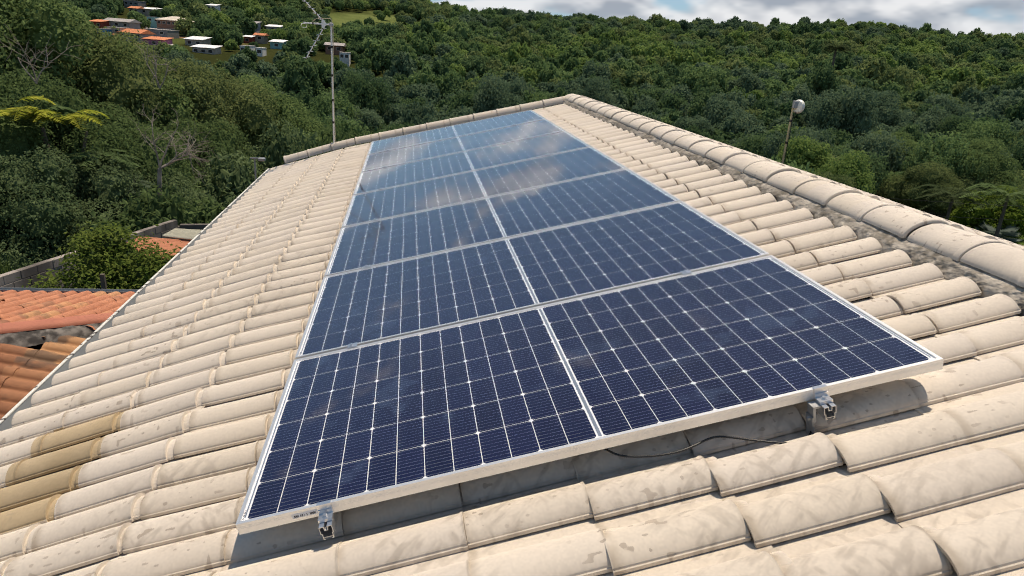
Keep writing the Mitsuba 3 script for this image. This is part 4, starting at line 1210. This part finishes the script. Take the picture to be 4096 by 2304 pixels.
for sgn, L, d in ((1, 0.66, (-0.70, 0.72)), (-1, 0.245, (-0.42, -0.70))):
    d = np.array([d[0], 0, d[1]]); d /= np.linalg.norm(d)
    L = 0.68 if sgn > 0 else 0.54
    arm = part(an, 'reflector_arm', mikit.ply(tube([apex, apex + d * L], 0.0085, 8), 'm_alu', smooth=50))
    n = 7 if sgn > 0 else 6
    for i in range(n):
        c = apex + d * (0.075 + (L - 0.09) * i / (n - 1))
        q = np.array([0.21 + 0.02 * math.sin(3 * i), 0.97, -0.05 * sgn]); q /= np.linalg.norm(q)
        part(arm, 'rod', mikit.ply(tube([c - q * 0.13, c + q * 0.13], 0.0036, 6), 'm_alu', smooth=60))
        part(arm, 'rod_holder', mikit.ply(bbox(*(c[0] + np.array([-.008, .008])), *(c[1] + np.array([-.012, .012])), *(c[2] + np.array([-.011, .011])), 0.002), 'm_black'))
dp = np.array([AX - 0.36, AY - 0.045, AZt])
part(an, 'dipole_box', mikit.ply(bbox(AX - 0.255, AX - 0.235, AY - 0.062, AY - 0.028, AZt - 0.018, AZt + 0.016, 0.003), 'm_black'))
lo = [dp + [-0.01, -0.16, -0.01], dp + [-0.02, -0.19, -0.035], dp + [-0.01, -0.16, -0.06], dp + [0, 0.16, -0.06], dp + [0, 0.19, -0.035], dp + [0, 0.16, -0.01], dp + [-0.01, -0.16, -0.01]]
part(an, 'dipole', mikit.ply(tube(np.array(lo), 0.0048, 6), 'm_alu', smooth=60))
cc = CubicSpline(np.linspace(0, 1, 8), np.array([(AX - 0.26, AY - 0.05, AZt + 0.005), (AX - 0.17, AY - 0.05, AZt + 0.072), (AX - 0.07, AY - 0.04, AZt + 0.075), (AX + 0.012, AY - 0.025, AZt + 0.015), (AX + 0.014, AY - 0.02, AZt - 0.4), (AX + 0.012, AY - 0.02, 0.5), (AX + 0.020, AY - 0.03, 0.0), (AX + 0.045, AY - 0.06, -0.34)]))
part(an, 'cable', mikit.ply(tube(cc(np.linspace(0, 1, 50)), 0.0042, 6), 'm_cream_paint', smooth=60))

di = thing('dish_antenna', 'white round radio antenna on a slanting pale yellow pole beyond the ridge', 'antenna')
part(di, 'pole', mikit.ply(tube([(5.192, 6.593, -1.2), (5.195, 6.590, 0.0), (5.190, 6.593, 0.855)], 0.0125, 10), bs('m_yellow_pole', prin(lambda p, n, uv: mix((0.46, 0.37, 0.17), (0.60, 0.52, 0.30), fbm(p.x * 20.0, p.y * 20.0, p.z * 5.0, 3)), 0.6)), smooth=60))
for z in (0.35, 0.62): part(di, 'tape_band', mikit.ply(cyl((5.193, 6.592, z - 0.014), (5.193, 6.592, z + 0.014), 0.019, 10), 'm_black', smooth=40))
dsh = trimesh.creation.revolve(np.array([(0, 0.0), (0.045, 0.0), (0.072, 0.010), (0.083, 0.030), (0.083, 0.046), (0.076, 0.054), (0.0, 0.062)]), sections=32)
rot = trimesh.geometry.align_vectors([0, 0, 1], [0.90, 0.40, -0.05]); dsh.apply_transform(rot); dsh.apply_translation((5.225, 6.575, 0.800))
part(di, 'dish', mikit.ply(dsh, bs('m_dish', prin((0.74, 0.75, 0.68), 0.4)), smooth=35))
part(di, 'bracket', mikit.ply(bbox(5.175, 5.235, 6.56, 6.60, 0.775, 0.865, 0.005), 'm_galv'))
part(di, 'cable', mikit.ply(tube([(5.225, 6.57, 0.735), (5.22, 6.57, 0.69), (5.205, 6.575, 0.66), (5.207, 6.576, 0.2), (5.205, 6.58, -0.6)], 0.004, 6), 'm_black', smooth=60))

for j, (a, b) in enumerate((((12.5, 33.0, -4.60), (20.9, 10.9, -1.2)), ((15.5, 32.5, -5.3), (20.4, 12.0, -1.75)))):
    k = thing('power_line', ['upper of two thin power lines crossing at the lower right of the forest', 'lower of two thin power lines crossing at the lower right of the forest'][j], 'wire')
    t = np.linspace(0, 1, 16)[:, None]
    scene[k] = mikit.ply(tube(np.array(a) * (1 - t) + np.array(b) * t - np.array([0, 0, 0.35]) * 4 * t * (1 - t), 0.0045, 5), 'm_black', smooth=60)

# ------------------------------------------------------------------ garden at the lower right: round tree, palms, picket fence
def palm(key, x, y, z, hgt, n, length, mat, stem=0.10, lw=0.042, fan=False, seed=1):
    r = np.random.default_rng(seed)
    part(key, 'trunk', mikit.ply(tube([(x, y, float(ground_z(x, y)) - 0.3), (x + 0.05, y, z - hgt * 0.5), (x, y, z)], [stem * 1.2, stem, stem * 0.8], 8), 'm_bark', smooth=60))
    for i in range(n):
        ya = 2.399 * i; rise = 0.95 - 1.25 * (i / n)
        if fan:
            c = np.array([x, y, z]); d = np.array([math.cos(ya), math.sin(ya), 0.25 + rise]); d /= np.linalg.norm(d)
            tip = c + d * length * 0.55
            V, F = [], []
            s1 = np.cross(d, [0, 0, 1.0]); s1 /= np.linalg.norm(s1)
            for q in np.linspace(-1.25, 1.25, 17):
                e = d * math.cos(q) + s1 * math.sin(q); w = np.cross(e, np.cross(d, s1)) * 0.04 * length
                k = len(V); V += [tip, tip + e * length * 0.25 + w, tip + e * length * 0.5, tip + e * length * 0.25 - w]; F += [[k, k + 1, k + 2], [k, k + 2, k + 3]]
            part(key, 'frond', mikit.ply(cat([tube([c, tip], [0.03, 0.02], 4), MM(V, F)]), mat))
        else:
            part(key, 'frond', mikit.ply(frond(r, np.array([x, y, z]), ya, rise, length * r.uniform(0.85, 1.1), 22, length * 0.26, lw), mat))


close_mat('m_palm', (0.040, 0.060, 0.028), (0.095, 0.125, 0.060)); close_mat('m_fan', (0.15, 0.19, 0.17), (0.26, 0.31, 0.27)); close_mat('m_round', (0.085, 0.135, 0.020), (0.175, 0.235, 0.040))
k = thing('palm', 'tall dark palm standing above the forest on the right hillside', 'palm'); palm(k, 119.7, 189.2, 6.2, 9, 20, 4.6, 'm_palm', 0.34, lw=0.20, seed=3)
k = thing('palm', 'feather palm left of the round bright tree behind the ridge', 'palm'); palm(k, 44.5, 48.0, -8.0, 5, 18, 2.8, 'm_palm', 0.14, lw=0.07, seed=4)
k = thing('palm', 'feather palm at the right edge of the view above the round bright tree', 'palm'); palm(k, 45.6, 44.0, -7.0, 6, 18, 3.0, 'm_frond_green', 0.14, lw=0.07, seed=5)
k = thing('fan_palm', 'silvery blue fan palm in front of the round bright green tree', 'palm'); palm(k, 51.1, 49.5, -11.9, 2, 22, 1.9, 'm_fan', 0.16, fan=True, seed=6)
rt, rtL = crown(77, 9000, 0.050, lobes=16, flat=0.85, spread=0.95)
k = thing('round_tree', 'round bright green tree on the lawn at the right edge', 'tree')
part(k, 'crown', place(mikit.ply(rt, 'm_round'), scale_at(53.0, 51.9, -12.6, 3.4, 3.6, 0)))
part(k, 'trunk', mikit.ply(tube([(53, 51.9, -15), (53, 51.9, -11.5)], [0.2, 0.12], 8), 'm_bark'))
k = thing('yellow_plant', 'small plant with yellow leaves in front of the round bright tree', 'plant'); palm(k, 52.6, 48.2, -12.4, 1, 9, 0.9, 'm_frond_yellow', 0.05, seed=9)
fp = np.array([(49.2, 59.6), (52.45, 56.5), (56.0, 53.2), (59.5, 50.0)])
fc = thing('picket_fence', 'dark wooden picket fence behind the garden trees at the right edge', 'fence')
seg = np.linspace(0, 1, 74)
fx = np.interp(seg, [0, .33, .67, 1], fp[:, 0]); fy = np.interp(seg, [0, .33, .67, 1], fp[:, 1])
for i in range(74):
    z = float(ground_z(fx[i], fy[i]))
    part(fc, 'picket', mikit.ply(bbox(fx[i] - .045, fx[i] + .045, fy[i] - .012, fy[i] + .012, z, z + 1.15 + 0.1 * math.sin(i * 5.1), 0.008), 'm_bark'))
zf = ground_z(fx, fy)
for hh in (0.35, 0.9): part(fc, 'rail', mikit.ply(tube(np.stack([fx, fy + 0.03, zf + hh], 1), 0.03, 5), 'm_bark'))
for j, (x, y, z, R) in enumerate([(57.8, 74.1, -9.5, 5.0), (50.7, 73.0, -11.0, 4.6), (51.7, 59.8, -11.2, 3.6), (61.2, 64.7, -10.0, 4.6), (44.0, 64.0, -11.5, 4.0), (38.5, 56.5, -11.5, 3.6)]):
    key = thing('large_leafy_tree', ['broad dense tree with a dark hollow under its crown, right of the dish antenna', 'large grey green tree below and right of the dish antenna', 'leafy tree above the power lines at the lower right', 'dense tree at the right edge above the palms', 'round dark tree just right of the dish antenna pole foot', 'lowest leafy tree along the ridge tiles right of the dish pole'][j], 'tree')
    pi, col = j % 4, [0, 1, 2, 0, 1, 0][j]
    if (pi, col) not in BIGP: BIGP[pi, col] = mikit.ply(BIG[pi][0], CLOSE[col])
    part(key, 'crown', place(BIGP[pi, col], scale_at(x, y, z - 0.75 * R, R, R * 1.15, 2.0 * j)))
    part(key, 'trunk', place(BIGT[pi], scale_at(x, y, z - 0.75 * R, R, max(0.5, z - 0.75 * R - float(ground_z(x, y)) + 0.3), 2.0 * j)))
